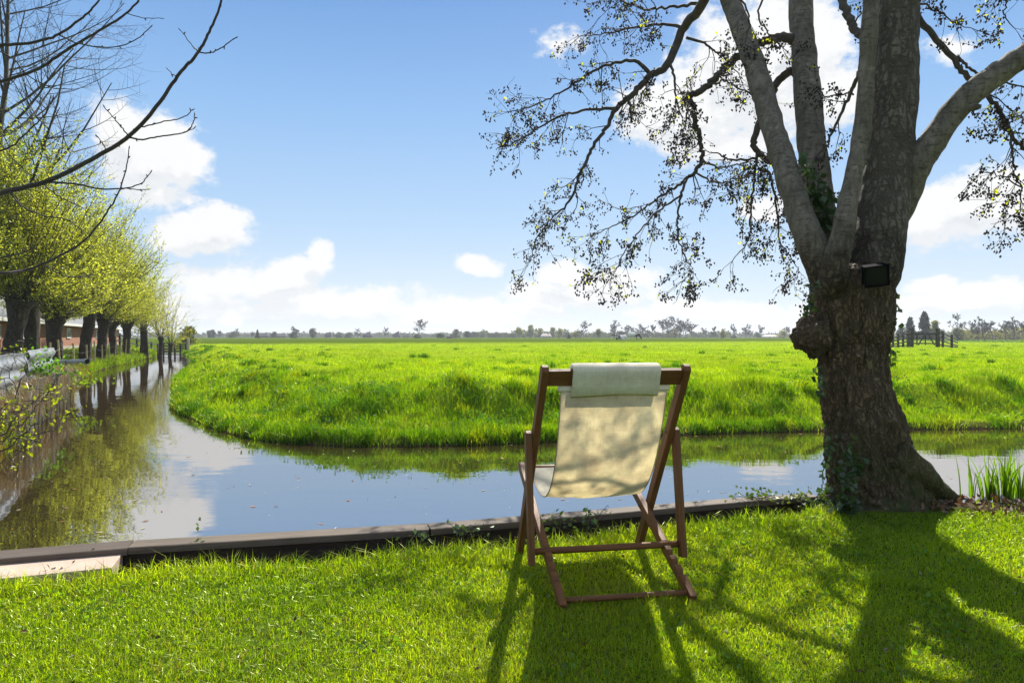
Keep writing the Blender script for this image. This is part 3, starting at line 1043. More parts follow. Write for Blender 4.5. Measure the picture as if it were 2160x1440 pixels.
def trunk_mesh():
    prof = [(1078, 1862, 150), (1062, 1860, 130), (1045, 1858, 115), (1020, 1852, 106), (1000, 1846, 101), (970, 1840, 97), (950, 1835, 93), (900, 1827, 86), (850, 1813, 79), (800, 1801, 73),
            (775, 1799, 72), (750, 1799, 73), (725, 1798, 76), (700, 1796, 84), (650, 1797, 88), (600, 1798, 90), (585, 1799, 86), (572, 1801, 74), (562, 1805, 50), (556, 1806, 24), (554, 1806, 4)]
    prof = [p for p in prof][::-1]
    ys = np.array([p[0] for p in prof]); cxs = np.array([p[1] for p in prof]); hws = np.array([p[2] for p in prof])
    nr, na = 230, 190
    V = []
    for i in range(nr):
        y = 1078 - (1078 - 554) * i / (nr - 1)
        cx = np.interp(y, ys, cxs); hw = np.interp(y, ys, hws) / F * TD
        c = at(cx, y, TD)
        for j in range(na):
            a = 2 * PI * j / na
            dx, dy = math.cos(a), math.sin(a)
            p = Vector((dx * 1.0, dy * 1.0, c.z))
            # root flare in lobes near the ground
            low = max(0.0, (1010 - y) / -60) if y > 1010 else 0.0
            r = hw * .93 * (1 + .06 * mnoise.noise(Vector((dx * 1.5, dy * 1.5, c.z * 1.4))))
            r *= 1 + .11 * low * mnoise.noise(Vector((dx * 2.4, dy * 2.4, 7.0)))
            yr = .82                                                   # less deep than wide
            # fissures: ridges that run up the trunk
            q_ = Vector((dx * hw * 21, dy * hw * 21, c.z * 4.0)) + Vector((mnoise.noise(p * 4), mnoise.noise(p * 4 + Vector((9, 0, 0))), 0)) * .9
            f = ridged(q_, 1.0)
            f2 = ridged(q_ * 2.3 + Vector((3, 1, 0)), 1.0)
            r += .030 * (f - .55) + .009 * (f2 - .45)
            r += .012 * mnoise.noise(Vector((dx * 4, dy * 4, c.z * 6)))
            V.append((c.x + dx * r, c.y + dy * r * yr, c.z))
    Fq = []
    for i in range(nr - 1):
        for j in range(na):
            j2 = (j + 1) % na
            Fq.append((i * na + j, i * na + j2, (i + 1) * na + j2, (i + 1) * na + j))
    Fq.append(tuple(range((nr - 1) * na, nr * na)))
    m = MB(); m.add(V, Fq)
    # the root that runs out to the right
    rp = [at(1880, 955, 4.45), at(1935, 995, 4.45), at(1968, 1024, 4.5), at(1992, 1040, 4.55), at(2015, 1054, 4.6)]
    rp = [Vector(p) for p in catmull(rp, 6)]
    add_rough_tube(m, rp, np.linspace(.12, .025, len(rp)), 30, .022)
    o = m.build('trunk', M_TRUNK, smooth=True)
    adopt(o, alder)


def add_rough_tube(m, pts, rad, n, amp, fs=14, zs=.3, mi=0):
    b = MB(); b.tube(pts, rad, n, mi)
    V = b.v[0]
    P = np.asarray([tuple(p) for p in pts]); k = len(P)
    for i in range(k):
        for j in range(n):
            v = Vector(V[i * n + j]); c = Vector(P[i]); d = (v - c)
            q_ = Vector((v.x * fs, v.y * fs, v.z * fs * zs))
            a = amp * (ridged(q_, 1) - .5) + amp * .8 * mnoise.noise(v * 5)
            V[i * n + j] = tuple(v + d.normalized() * a)
    m.add(V, b.f, mi)


def limb(pts, hw, mat, n=44, amp=.009, name='limb', sub=10):
    """pts: (px, py, D); hw: half widths in photo pixels at those points"""
    P = catmull(px_path(pts), sub)
    D = np.interp(np.arange(len(P)) / sub, np.arange(len(pts)), [p[2] for p in pts])
    H = np.interp(np.arange(len(P)) / sub, np.arange(len(pts)), hw)
    m = MB()
    rad = H / F * D * .95
    for i in range(len(rad)):
        rad[i] *= 1 + .05 * mnoise.noise(Vector((i * .35, pts[0][0], 0)))
    add_rough_tube(m, [Vector(p) for p in P], rad, n, amp, 10, .5)
    o = m.build(name, mat, smooth=True)
    adopt(o, alder)
    return P


def burl():
    m = MB()
    nr, na = 60, 80
    c = at(1711, 710, 4.50); V = []
    for i in range(nr + 1):
        th = PI * i / nr
        for j in range(na):
            ph = 2 * PI * j / na
            d = Vector((math.sin(th) * math.cos(ph), math.sin(th) * math.sin(ph), math.cos(th)))
            r = .110 + .040 * mnoise.noise(d * 1.6 + Vector((4, 0, 0))) + .018 * mnoise.noise(d * 5) + .012 * ridged(d * 9, 1)
            V.append(tuple(c + Vector((d.x * r * .98, d.y * r * .95, d.z * r * 1.02))))
    Fq = [(i * na + j, i * na + (j + 1) % na, (i + 1) * na + (j + 1) % na, (i + 1) * na + j)[::-1] for i in range(nr) for j in range(na)]
    m.add(V, Fq)
    adopt(m.build('burl', M_TRUNK, smooth=True), alder)


trunk_mesh(); burl()
L1 = limb([(1775, 650, 4.62), (1740, 585, 4.53), (1725, 545, 4.50), (1702, 490, 4.52), (1668, 395, 4.66), (1640, 300, 4.88), (1610, 200, 5.15), (1578, 100, 5.45), (1540, 0, 5.8), (1492, -130, 6.1), (1440, -330, 6.5), (1400, -560, 6.8)],
          [22, 33, 33, 30, 28, 25, 24, 22, 20, 17, 12, 6], M_LIMB)
L2 = limb([(1775, 640, 4.66), (1748, 545, 4.72), (1728, 440, 4.85), (1714, 330, 5.0), (1704, 200, 5.25), (1694, 90, 5.5), (1688, -20, 5.7), (1675, -250, 6.1), (1650, -520, 6.6)],
          [20, 36, 33, 31, 28, 26, 25, 19, 9], M_LIMB)
L3 = limb([(1772, 680, 4.74), (1760, 625, 4.56), (1758, 578, 4.42), (1776, 500, 4.37), (1794, 400, 4.4), (1812, 320, 4.42), (1822, 243, 4.42), (1829, 150, 4.42), (1833, 70, 4.4), (1840, -40, 4.4), (1850, -260, 4.3), (1860, -460, 4.2)],
          [20, 32, 30, 24, 20, 19, 19, 18, 18, 17, 13, 7], M_LIMB)
L4 = limb([(1815, 660, 4.62), (1838, 580, 4.6), (1850, 520, 4.62), (1862, 440, 4.65), (1872, 360, 4.7), (1880, 280, 4.72), (1886, 200, 4.74), (1890, 100, 4.76), (1893, 0, 4.78), (1896, -200, 4.8), (1900, -520, 4.8)],
          [40, 57, 56, 52, 50, 48, 47, 45, 43, 36, 18], M_MAIN, 64, .008)
L5 = limb([(1868, 525, 4.72), (1908, 430, 4.70), (1936, 345, 4.64), (1982, 278, 4.6), (2034, 212, 4.55), (2103, 156, 4.5), (2165, 116, 4.45), (2260, 70, 4.4), (2400, 0, 4.3), (2560, -120, 4.2)],
          [14, 25, 29, 28, 27, 26, 25, 22, 17, 9], M_LIMB)
adopt_st = limb([(2040, 228, 4.52), (2058, 226, 4.47), (2070, 225, 4.45)], [11, 8, 5], M_LIMB, 12, .002, 'branch_stub')


# branches, twigs, cones and young leaves
crown = MB()
cone_pts = []; leaf_pts = []
tr = random.Random(5)


def rv(r, s=1.0):
    return Vector((r.gauss(0, s), r.gauss(0, s), r.gauss(0, s)))


def twig(p, d, L, r0, depth, r):
    """a crooked drooping twig with side twigs, cones and leaves"""
    n = max(4, int(L / .05))
    pts = [Vector(p)]; d = d.normalized()
    st = L / n
    for i in range(n):
        d = (d + rv(r, .20) + Vector((0, 0, -.05))).normalized()
        pts.append(pts[-1] + d * st)
    crown.tube(pts, np.linspace(r0, .0012, n + 1), 4 if r0 < .006 else 6, 0, False)
    if depth > 0:
        ns = int(L / .075) + 1
        for k in range(ns):
            i = r.randint(1, n)
            dd = (pts[i] - pts[i - 1]).normalized() + rv(r, .65) + Vector((0, 0, -.15))
            twig(pts[i], dd, L * r.uniform(.25, .5), max(.0014, r0 * .5), depth - 1, r)
    clus = max(1, int(L / .16))
    for k in range(clus):
        i = n if k == 0 else r.randint(max(1, n // 3), n)
        if r.random() < .72:
            for _ in range(r.randint(3, 8)):
                cone_pts.append(pts[i] + rv(r, .018) + Vector((0, 0, -.012)))
        if r.random() < .13:
            for _ in range(r.randint(1, 4)):
                leaf_pts.append(pts[i] + rv(r, .012))
    return pts


def branch(pts, hw, dens_=1.0, tw=.34, tail=True, seed=0, sub=6, frm=.25):
    r = random.Random(seed + 100)
    P = [Vector(p) for p in catmull(px_path(pts), sub)]
    for i in range(1, len(P) - 1):
        P[i] = P[i] + rv(r, .006)
    D = np.interp(np.arange(len(P)) / sub, np.arange(len(pts)), [p[2] for p in pts])
    H = np.interp(np.arange(len(P)) / sub, np.arange(len(pts)), hw)
    rad = H / F * D * .82
    b = MB(); b.tube(P, rad, 10)
    o = b.build('branch', M_BRK, smooth=True); adopt(o, alder)
    Ltot = sum((P[i + 1] - P[i]).length for i in range(len(P) - 1))
    n = int(Ltot / .098 * dens_)
    for k in range(n):
        u = frm + (1 - frm) * r.random()
        i = min(len(P) - 2, int(u * (len(P) - 1)))
        t = (P[i + 1] - P[i]).normalized()
        side = t.cross(Vector((r.gauss(0, 1), r.gauss(0, 1), r.gauss(0, 1)))).normalized()
        d = t * r.uniform(.3, 1.0) + side * r.uniform(.5, 1.0) + Vector((0, 0, -.22))
        twig(P[i], d, tw * r.uniform(.5, 1.7) * (1.2 - .35 * u), max(.0022, min(.006, rad[i] * .45)), 2 if r.random() < .55 else 1, r)
    if tail:
        for _ in range(3):
            twig(P[-1], (P[-1] - P[-2]).normalized() + rv(r, .35), tw * .9, .0022, 1, r)
    return P


M_BRK = simple('alder_branch_bark', (.075, .062, .048), .8, .35, 18)
B = 6.3
branch([(1500, -120, 5.5), (1485, 0, 5.9), (1444, 56, B), (1407, 138, B), (1373, 159, B), (1347, 185, B), (1321, 211, B), (1300, 228, B), (1283, 263, B), (1257, 301, B), (1235, 344, B), (1218, 383, B), (1201, 426, B), (1162, 461, B), (1132, 504, B), (1119, 545, B)],
       [19, 13, 11, 10, 9, 8, 7, 6.5, 5, 4.5, 4, 3.5, 3, 2, 1.5, 1], .85, .26, seed=1, frm=.2)
branch([(1373, 159, B), (1338, 129, 6.25), (1278, 138, 6.20), (1227, 164, 6.15), (1170, 202, 6.10), (1119, 224, 6.10), (1072, 236, 6.10)], [6, 4.5, 3.5, 3, 2.2, 1.6, 1], 1.2, .24, seed=2)
branch([(1300, 228, B), (1235, 232, 6.35), (1184, 245, 6.40), (1128, 275, 6.40), (1075, 306, 6.40), (1056, 308, 6.40)], [4.5, 3.4, 2.8, 2.2, 1.5, 1], 1.2, .24, seed=3)
branch([(1440, 60, B), (1400, 52, 6.40), (1345, 56, 6.50), (1285, 70, 6.50), (1225, 76, 6.50)], [5, 3.5, 2.6, 1.8, 1], 1.1, .26, seed=4)
branch([(1480, 8, 6.30), (1420, 15, 6.20), (1370, 20, 6.10), (1310, 2, 6.10), (1290, -10, 6.10)], [5, 3.5, 2.6, 2, 1.4], 1.1, .28, seed=5)
branch([(1324, 208, B), (1330, 235, 6.28), (1334, 258, 6.26)], [4, 3.5, 3], .0, .1, False, seed=6, frm=.8)
branch([(1412, 130, B), (1422, 165, 6.20), (1425, 200, 6.20), (1440, 250, 6.15)], [4, 3, 2.4, 1.5], 1.0, .24, seed=7)
branch([(1448, 80, B), (1490, 95, 6.30), (1525, 120, 6.30), (1560, 160, 6.40)], [4, 3, 2.2, 1.2], .9, .25, seed=8)
# second: from the straight limb over to the left and down
branch([(1676, 84, 5.50), (1640, 80, 5.52), (1600, 92, 5.62), (1570, 111, 5.68), (1540, 132, 5.73), (1518, 156, 5.73), (1492, 182, 5.79), (1465, 198, 5.85), (1450, 203, 5.85), (1462, 228, 5.85), (1468, 262, 5.85), (1476, 292, 5.85), (1481, 322, 5.85), (1475, 350, 5.85), (1455, 372, 5.85)],
       [13, 12, 11, 10.5, 10, 9.5, 9, 8.5, 7.5, 7, 6.5, 6, 5.5, 5.5, 4.5], .35, .24, seed=9, frm=.45)
branch([(1455, 370, 5.87), (1430, 392, 5.87), (1400, 410, 5.87), (1370, 432, 5.87), (1330, 458, 5.87), (1292, 478, 5.87), (1256, 494, 5.87)], [4.5, 3.6, 3, 2.5, 2, 1.5, 1], 1.35, .24, seed=10, frm=.1)
branch([(1448, 378, 5.87), (1436, 412, 5.72), (1430, 450, 5.72), (1431, 490, 5.72), (1440, 530, 5.58), (1458, 570, 5.58), (1440, 592, 5.58)], [4, 3.2, 2.6, 2.2, 1.8, 1.3, 1], 1.25, .22, seed=11)
branch([(1436, 412, 5.72), (1395, 440, 5.58), (1360, 475, 5.44), (1325, 520, 5.29), (1300, 565, 5.29), (1290, 585, 5.29)], [3, 2.4, 2, 1.6, 1.2, .9], 1.1, .22, seed=12)
branch([(1478, 340, 5.87), (1520, 352, 6.01), (1560, 345, 6.16), (1590, 340, 6.16)], [3, 2.4, 2, 1.2], 1.0, .24, seed=13)
branch([(1470, 365, 5.87), (1510, 385, 5.72), (1550, 378, 5.58), (1600, 370, 5.58)], [3, 2.3, 1.8, 1], 1.0, .22, seed=14)
branch([(1500, 178, 5.72), (1530, 170, 5.87), (1555, 185, 6.01), (1600, 205, 6.01), (1620, 215, 6.16)], [3.5, 2.6, 2, 1.5, 1], .6, .2, seed=15)
branch([(1452, 205, 5.87), (1450, 235, 5.58), (1445, 262, 5.58), (1430, 290, 5.44)], [3, 2.4, 1.8, 1], 1.0, .2, seed=16)
# third: behind the left limb
branch([(1672, 146, 5.44), (1640, 172, 5.49), (1622, 212, 5.53), (1602, 262, 5.57), (1590, 304, 5.57), (1606, 328, 5.57), (1624, 345, 5.57)], [11, 10, 9, 8.5, 8, 7, 6], .1, .2, False, seed=17, frm=.6)
branch([(1598, 318, 5.58), (1590, 370, 5.58), (1586, 430, 5.58), (1583, 475, 5.58), (1575, 510, 5.58), (1545, 550, 5.44)], [4, 3.2, 2.6, 2.2, 1.7, 1], 1.2, .2, seed=18, frm=.1)
branch([(1602, 355, 5.58), (1622, 365, 5.44), (1632, 400, 5.29), (1640, 450, 5.29), (1645, 505, 5.29), (1668, 545, 5.29), (1684, 570, 5.29)], [4.5, 4, 3, 2.4, 1.8, 1.3, 1], 1.2, .2, seed=19, frm=.2)
branch([(1596, 335, 5.58), (1545, 338, 5.58), (1520, 325, 5.58), (1490, 318, 5.58)], [3.5, 2.6, 2, 1.2], 1.0, .22, seed=20)
# inside the crown between the limbs
branch([(1812, 150, 4.6), (1796, 190, 4.7), (1775, 235, 4.75), (1752, 290, 4.8), (1742, 318, 4.8)], [6, 5, 4, 3, 2], .9, .2, seed=21)
branch([(1816, 75, 4.55), (1795, 50, 4.6), (1785, 20, 4.65), (1765, -30, 4.7)], [10, 10, 10, 9], .25, .2, False, seed=22)
branch([(1788, 25, 4.65), (1775, -5, 4.7), (1745, -30, 4.75)], [6, 6, 6], .3, .2, False, seed=23)
branch([(1800, 200, 4.7), (1770, 200, 4.8), (1740, 205, 4.85), (1730, 185, 4.9)], [2.5, 2, 1.6, 1], .9, .16, seed=24)
branch([(1530, -40, 5.0), (1575, 20, 5.1), (1580, 60, 5.2), (1560, 110, 5.3)], [3, 2.4, 1.8, 1], 1.0, .22, seed=25)
branch([(1620, -30, 5.4), (1600, 30, 5.4), (1620, 70, 5.4), (1650, 100, 5.4)], [3, 2.4, 1.8, 1], .8, .22, seed=26)
branch([(1665, 330, 5.3), (1660, 390, 5.3), (1655, 440, 5.3), (1680, 500, 5.3)], [3, 2.2, 1.7, 1], .8, .18, seed=27)
# right side
branch([(1925, 20, 5.0), (1955, 60, 5.0), (2000, 110, 5.0), (2028, 150, 5.0), (2058, 175, 5.0), (2085, 205, 5.0), (2112, 240, 5.0), (2134, 285, 5.0), (2165, 315, 5.0), (2220, 340, 5.0)], [9, 8, 7.5, 7, 6.5, 6, 5.5, 5, 4.5, 3], .3, .22, seed=28, frm=.4)
branch([(2020, 118, 5.0), (2040, 140, 4.95), (2068, 160, 4.95), (2095, 172, 4.9), (2140, 180, 4.9), (2190, 190, 4.9)], [4, 3.5, 3.2, 2.8, 2.2, 1.5], .6, .2, seed=29)
branch([(2134, 288, 5.0), (2135, 330, 5.0), (2142, 370, 5.0), (2155, 395, 5.0), (2150, 440, 5.0), (2125, 462, 5.0)], [3.5, 2.8, 2.4, 2, 1.5, 1], 1.4, .2, seed=30, frm=.05)
branch([(2150, 300, 5.0), (2185, 350, 5.0), (2180, 400, 5.0), (2160, 450, 5.0)], [3, 2.4, 1.8, 1], 1.2, .22, seed=31)
branch([(1932, 10, 4.9), (1970, 20, 4.9), (2010, 45, 4.9), (2050, 60, 4.9)], [3, 2.2, 1.6, 1], .7, .2, seed=32)
branch([(2230, 120, 4.8), (2190, 215, 4.8), (2160, 240, 4.8), (2130, 250, 4.8)], [4, 3, 2, 1], 1.2, .22, seed=33)
branch([(2120, -40, 5.2), (2125, 0, 5.2), (2115, 30, 5.2), (2140, 60, 5.2)], [3, 2.2, 1.6, 1], .8, .2, seed=34)
branch([(2155, 395, 5.0), (2110, 370, 5.0), (2075, 365, 5.0), (2045, 385, 5.0)], [2, 1.6, 1.2, .8], .9, .12, seed=35)
# higher part of the crown, above the picture: it throws the dappled shade on the lawn
for k, (x, y, D) in enumerate([(1930, -260, 5.2), (2080, -140, 4.9)]):
    r = random.Random(k + 40)
    branch([(x + 90, y - 200, D), (x + 50, y - 80, D + r.uniform(-.3, .3)), (x - 20, y, D), (x - 110, y + 60, D), (x - 190, y + 110, D + .1)], [9, 7, 5, 3.5, 2], .8, .34, seed=60 + k)

# cones and leaves as parts of the crown
cp = np.array([tuple(p) for p in cone_pts]); lp = np.array([tuple(p) for p in leaf_pts])
print('cones', len(cp), 'leaves', len(lp), 'twig faces', len(crown.f))
cm = MB()
ring = np.array([[0, 0, .5], [1, 0, .12], [0, 1, .12], [-1, 0, .12], [0, -1, .12], [0, 0, -.55]])
r2 = np.random.default_rng(4)
for p in cp:
    L = r2.uniform(.015, .029); wd = L * r2.uniform(.26, .40)
    d = Vector((r2.normal(0, .45), r2.normal(0, .45), 1)).to_track_quat('Z', 'Y').to_matrix()
    v = ring * np.array([wd, wd, L])
    v = v @ np.array(d).T + p
    cm.add(v, [(0, 1, 2), (0, 2, 3), (0, 3, 4), (0, 4, 1), (5, 2, 1), (5, 3, 2), (5, 4, 3), (5, 1, 4)])
adopt(crown.build('twigs', M_TWIG, smooth=True), alder)
adopt(cm.build('cones', M_CONE, smooth=True), alder)
lm = MB()
lc = np.array([.34, .38, .02]) * r2.uniform(.7, 1.4, (len(lp), 1))
lm.cards(lp, .030, .6, 0, lc, seed=8)
adopt(lm.build('leaves', M_LEAF, colors=True), alder)


# ------------------------------------------------------------------ ivy, lamp box, iris and litter round the alder
def leaf_mass(pts, size, col, var=.3, seed=0, asp=.85, name='leaves', mat=None, parent=None, droop=None):
    r = np.random.default_rng(seed)
    m = MB()
    c = np.array(col) * r.uniform(1 - var, 1 + var, (len(pts), 1))
    m.cards(pts, size, asp, 0, c, seed=seed, droop=droop)
    return m


def ivy(label, paths, n, size, spread, D, seed, group=None, off=.0):
    """stems that climb the bark with leaves around them"""
    r = random.Random(seed)
    root = world_thing('ivy_plant', at(*paths[0][0], D), label, 'ivy', group)
    pts = []
    for pa in paths:
        sm_ = MB()
        P = [Vector(p) for p in catmull([at(x, y, D - off) for x, y in pa], 8)]
        P = [p + rv(r, .006) for p in P]
        sm_.tube(P, .0035, 5, 0, False)
        for k in range(int(n / len(paths))):
            p = P[int(r.random() ** .8 * (len(P) - 1))]
            pts.append(tuple(p + Vector((r.gauss(0, spread), -abs(r.gauss(0, .02)) - .005, r.gauss(0, spread)))))
        adopt(sm_.build('stem', M_TWIG), root)
    lm_ = leaf_mass(np.array(pts), size, (.045, .085, .022), .45, seed, .9, droop=(0, -.6, -.6))
    adopt(lm_.build('leaves', M_IVY, colors=True), root)
    return root


ivy('dark green ivy climbing the front of the alder trunk from the ground', [[(1772, 1060), (1778, 1010), (1788, 960), (1782, 915)], [(1790, 1050), (1800, 1000), (1803, 960)], [(1765, 1062), (1800, 1068)]], 150, .052, .026, TD, 3, off=.36)
ivy('yellow green ivy at the left foot of the alder by the water', [[(1722, 1052), (1735, 1010), (1738, 960), (1742, 905)], [(1690, 1062), (1730, 1055), (1765, 1062)]], 80, .045, .024, TD, 4, off=.12)
ivy('ivy wrapped round the straight upright limb above the fork', [[(1735, 520), (1722, 470), (1706, 420), (1700, 360), (1690, 330)], [(1752, 470), (1735, 430), (1722, 390)], [(1700, 420), (1730, 470), (1755, 490)]], 300, .052, .034, 4.8, 5, off=.14)
ivy('small ivy sprigs hanging left of the burl on the alder', [[(1722, 770), (1728, 800), (1730, 830)], [(1708, 590), (1706, 640), (1702, 668)]], 46, .045, .018, TD, 6, off=.10)
ivy('ivy sprigs on the right edge of the trunk below the lamp', [[(1884, 610), (1886, 650), (1885, 690)], [(1880, 730), (1877, 770)]], 30, .04, .012, TD, 7, off=.0)

# flood lamp box screwed to the trunk
lroot = world_thing('flood_lamp', at(1846, 580, 4.22), 'black square flood lamp box fixed to the alder trunk below the fork', 'lamp')
M_BLACK = simple('black_lamp_housing', (.005, .005, .006), .9, .2, 30, .05)
m_, q_, out_ = new_mat('lamp_glass')
principled(q_, out_, (.008, .009, .012, 1), .25, .3)
M_LGLASS = m_
m = MB()
Mx = Matrix.Translation(at(1846, 580, 4.24)) @ Matrix.Rotation(R(-7), 4, 'Y') @ Matrix.Rotation(R(-14), 4, 'Z') @ Matrix.Rotation(R(16), 4, 'X') @ Matrix.Scale(.85, 4)
def lbox(lo, hi):
    k = MB(); k.box(lo, hi, 0, Mx); return k
adopt(lbox((-.078, -.030, -.072), (.078, .06, .072)).build('housing', M_BLACK, bevel=.006), lroot)
for lo, hi in (((-.084, -.046, .066), (.084, -.0305, .078)), ((-.084, -.046, -.078), (.084, -.0305, -.066)), ((-.084, -.046, -.0655), (-.072, -.0305, .0655)), ((.072, -.046, -.0655), (.084, -.0305, .0655))):
    m2 = lbox(lo, hi); m.v += m2.v; m.c += m2.c
    m.f += [[i + m.nv for i in f] for f in m2.f]; m.m += m2.m; m.nv += m2.nv
adopt(m.build('bezel', M_BLACK), lroot)
adopt(lbox((-.0715, -.036, -.0655), (.0715, -.0308, .0655)).build('glass', M_LGLASS), lroot)
k = MB(); k.tube([at(1846, 585, 4.3), at(1850, 585, 4.5)], .012, 8); adopt(k.build('bracket', M_BLACK), lroot)

# iris clumps in the bed
def iris(px, py, n, h, label, seed):
    r = random.Random(seed)
    b = onz(px, py, 0)
    root = world_thing('iris_plant', b, label, 'iris plant', 'iris plants in the bed by the water')
    m = MB()
    for i in range(n):
        a = r.uniform(0, 2 * PI); rr = abs(r.gauss(0, .045))
        p = b + Vector((math.cos(a) * rr, math.sin(a) * rr, -.01))
        lean = Vector((math.cos(a), math.sin(a), 0)) * r.uniform(.02, .30) + Vector((r.gauss(0, .05), r.gauss(0, .05), 0))
        H = h * r.uniform(.45, 1.1); wd = r.uniform(.008, .014)
        fa = r.uniform(0, PI); s = Vector((math.cos(fa), math.sin(fa), 0))
        V = []; ns = 7
        for k in range(ns):
            t = k / (ns - 1)
            c = p + Vector((0, 0, H * t * (1 - .22 * t * lean.length * 2))) + lean * H * t * t * 1.3
            wv = wd * (1 - t ** 2.2) * .5 + .0004
            V += [tuple(c - s * wv), tuple(c + s * wv)]
        g = np.array([.075, .155, .012]) * r.uniform(.7, 1.4)
        m.add(V, [(2 * k, 2 * k + 1, 2 * k + 3, 2 * k + 2) for k in range(ns - 1)], 0, g)
    adopt(m.build('leaves', M_GRASS, colors=True), root)


iris(2085, 1052, 34, .36, 'iris clump with upright sword leaves nearest to the alder root', 1)
iris(2118, 1056, 38, .38, 'dense tall iris clump between two smaller clumps at the right edge', 2)
iris(2152, 1052, 34, .36, 'iris clump cut by the right edge of the view', 3)
iris(2052, 1046, 9, .30, 'thin iris with a few long arching leaves beside the root', 4)

# leaf litter on the bed and round the tree foot
M_LITTER = leafy('dead_leaves', trans=.15, gloss=.04, tcol=(1.1, .9, .6))
r = np.random.default_rng(71)
n = 1500
x = r.normal(3.2, .75, n); y = r.normal(4.62, .30, n)
P2 = np.stack([x, y], 1)
z, zn, d = land(P2)
kp = (zn == 0) & (d > .03) & ((x - 3.6) ** 2 / 1.9 + (y - 4.72) ** 2 / .42 < 1.1)
x, y, z = x[kp], y[kp], z[kp]
m = MB()
pal = np.array([[.16, .085, .045], [.26, .17, .10], [.09, .05, .03], [.32, .26, .19], [.20, .09, .03]])
m.cards(np.stack([x, y, z + r.uniform(.004, .03, len(x))], 1), .05, .55, 0, pal[r.integers(0, 5, len(x))] * r.uniform(.6, 1.2, (len(x), 1)), seed=5)
o = m.build('leaf_litter', M_LITTER, colors=True)
tag(o, 'brown dead leaves and reed scraps littering the bare bed right of the alder', 'leaf litter', kind='stuff')

# ivy and weeds along the boards, each patch a plant of its own
def ground_plant(name, px, py, n, spr, size, hgt, col, label, cat, seed, z0=0.0, group=None, tall=0, mat=None):
    b = onz(px, py, z0)
    root = world_thing(name, b, label, cat, group)
    r = np.random.default_rng(seed)
    p = np.stack([r.normal(0, spr, n), r.normal(0, spr * .45, n), np.abs(r.normal(0, hgt, n)) + .01], 1) + np.array(b)
    m = leaf_mass(p, size, col, .4, seed, .7)
    adopt(m.build('leaves', mat or M_IVY, colors=True), root)
    s = MB(); rr = random.Random(seed)
    for k in range(min(12, n // 3)):
        e = Vector(p[rr.randrange(n)]); mid = (e + b) / 2 + rv(rr, .01)
        s.tube([b + Vector((rr.gauss(0, spr * .4), rr.gauss(0, spr * .2), 0)), mid, e], .0016, 4, 0, False)
    adopt(s.build('stems', M_TWIG), root)


ground_plant('ivy_plant', 1600, 1052, 70, .14, .032, .025, (.10, .15, .02), 'low ivy creeping over the end of the edging board left of the alder', 'ivy', 1, .03)
ground_plant('ivy_plant', 1690, 1058, 70, .12, .034, .03, (.11, .15, .02), 'low yellowish ivy on the ground against the left side of the alder foot', 'ivy', 2, .02)
ground_plant('weed_plant', 1245, 1108, 34, .05, .035, .05, (.07, .13, .03), 'leafy weed sprouting at the board between the deck chair legs', 'weed', 3, .02)
ground_plant('weed_plant', 1180, 1116, 26, .06, .035, .045, (.08, .13, .04), 'small pale leaved weed at the board left inside the deck chair', 'weed', 4, .02)
ground_plant('weed_plant', 990, 1128, 30, .07, .035, .035, (.08, .13, .05), 'pale weed against the dark board left of the deck chair', 'weed', 5, .02)
ground_plant('weed_plant', 885, 1142, 18, .04, .032, .03, (.08, .12, .05), 'tiny weed at the foot of the long edging board', 'weed', 6, .01)
ground_plant('weed_plant', 420, 1150, 10, .025, .032, .05, (.08, .16, .02), 'single sprig of weed by the board just right of the slab', 'weed', 7, .02)

# twig and leaf debris afloat
r = np.random.default_rng(9)
n = 1000
x = r.uniform(-6.5, 5, n); y = r.uniform(3.4, 11, n)
ok = inside(np.stack([x, y], 1), CANAL)
x, y = x[ok], y[ok]
m = MB()
dd = (r.uniform(size=len(x)) ** 3)
for i in range(len(x)):
    L = .012 + .06 * dd[i]; a = r.uniform(0, PI); w_ = L * r.uniform(.15, .5)
    c, s = math.cos(a), math.sin(a)
    g = pal[r.integers(0, 5)] * r.uniform(.8, 2.0)
    m.add([(x[i] - c * L / 2, y[i] - s * L / 2, ZW + .004), (x[i] + s * w_ / 2, y[i] - c * w_ / 2, ZW + .004), (x[i] + c * L / 2, y[i] + s * L / 2, ZW + .004), (x[i] - s * w_ / 2, y[i] + c * w_ / 2, ZW + .004)], [(0, 1, 2, 3)], 0, g)
o = m.build('floating_debris', M_LITTER, colors=True)
tag(o, 'specks of leaves and bud scales floating on the ditch water', 'debris', kind='stuff')
# clover and small broad leaves in the turf
rc = np.random.default_rng(91); CP = []
for k in range(150):
    y0 = rc.uniform(1.9, 4.1); x0 = rc.uniform(-.8, .8) * y0
    n_ = int(rc.integers(8, 40)); CP.append(np.stack([x0 + rc.normal(0, .06, n_), y0 + rc.normal(0, .05, n_)], 1))
CP = np.concatenate(CP); z, zn, d = land(CP)
kp = (zn == 0) & (d > .25) & ~((CP[:, 0] < -1.9) & (CP[:, 1] > 2.85 + (CP[:, 0] + 2.4) * .24))
m = MB(); m.cards(np.concatenate([CP, (z + rc.uniform(.006, .020, len(z)))[:, None]], 1)[kp], .020, .9, 0, np.array([.085, .17, .025]) * rc.uniform(.7, 1.4, (int(kp.sum()), 1)), seed=19)
o = m.build('clover', M_GRASS, colors=True)
tag(o, 'small patches of clover and round leaves scattered through the lawn', 'clover', kind='stuff')
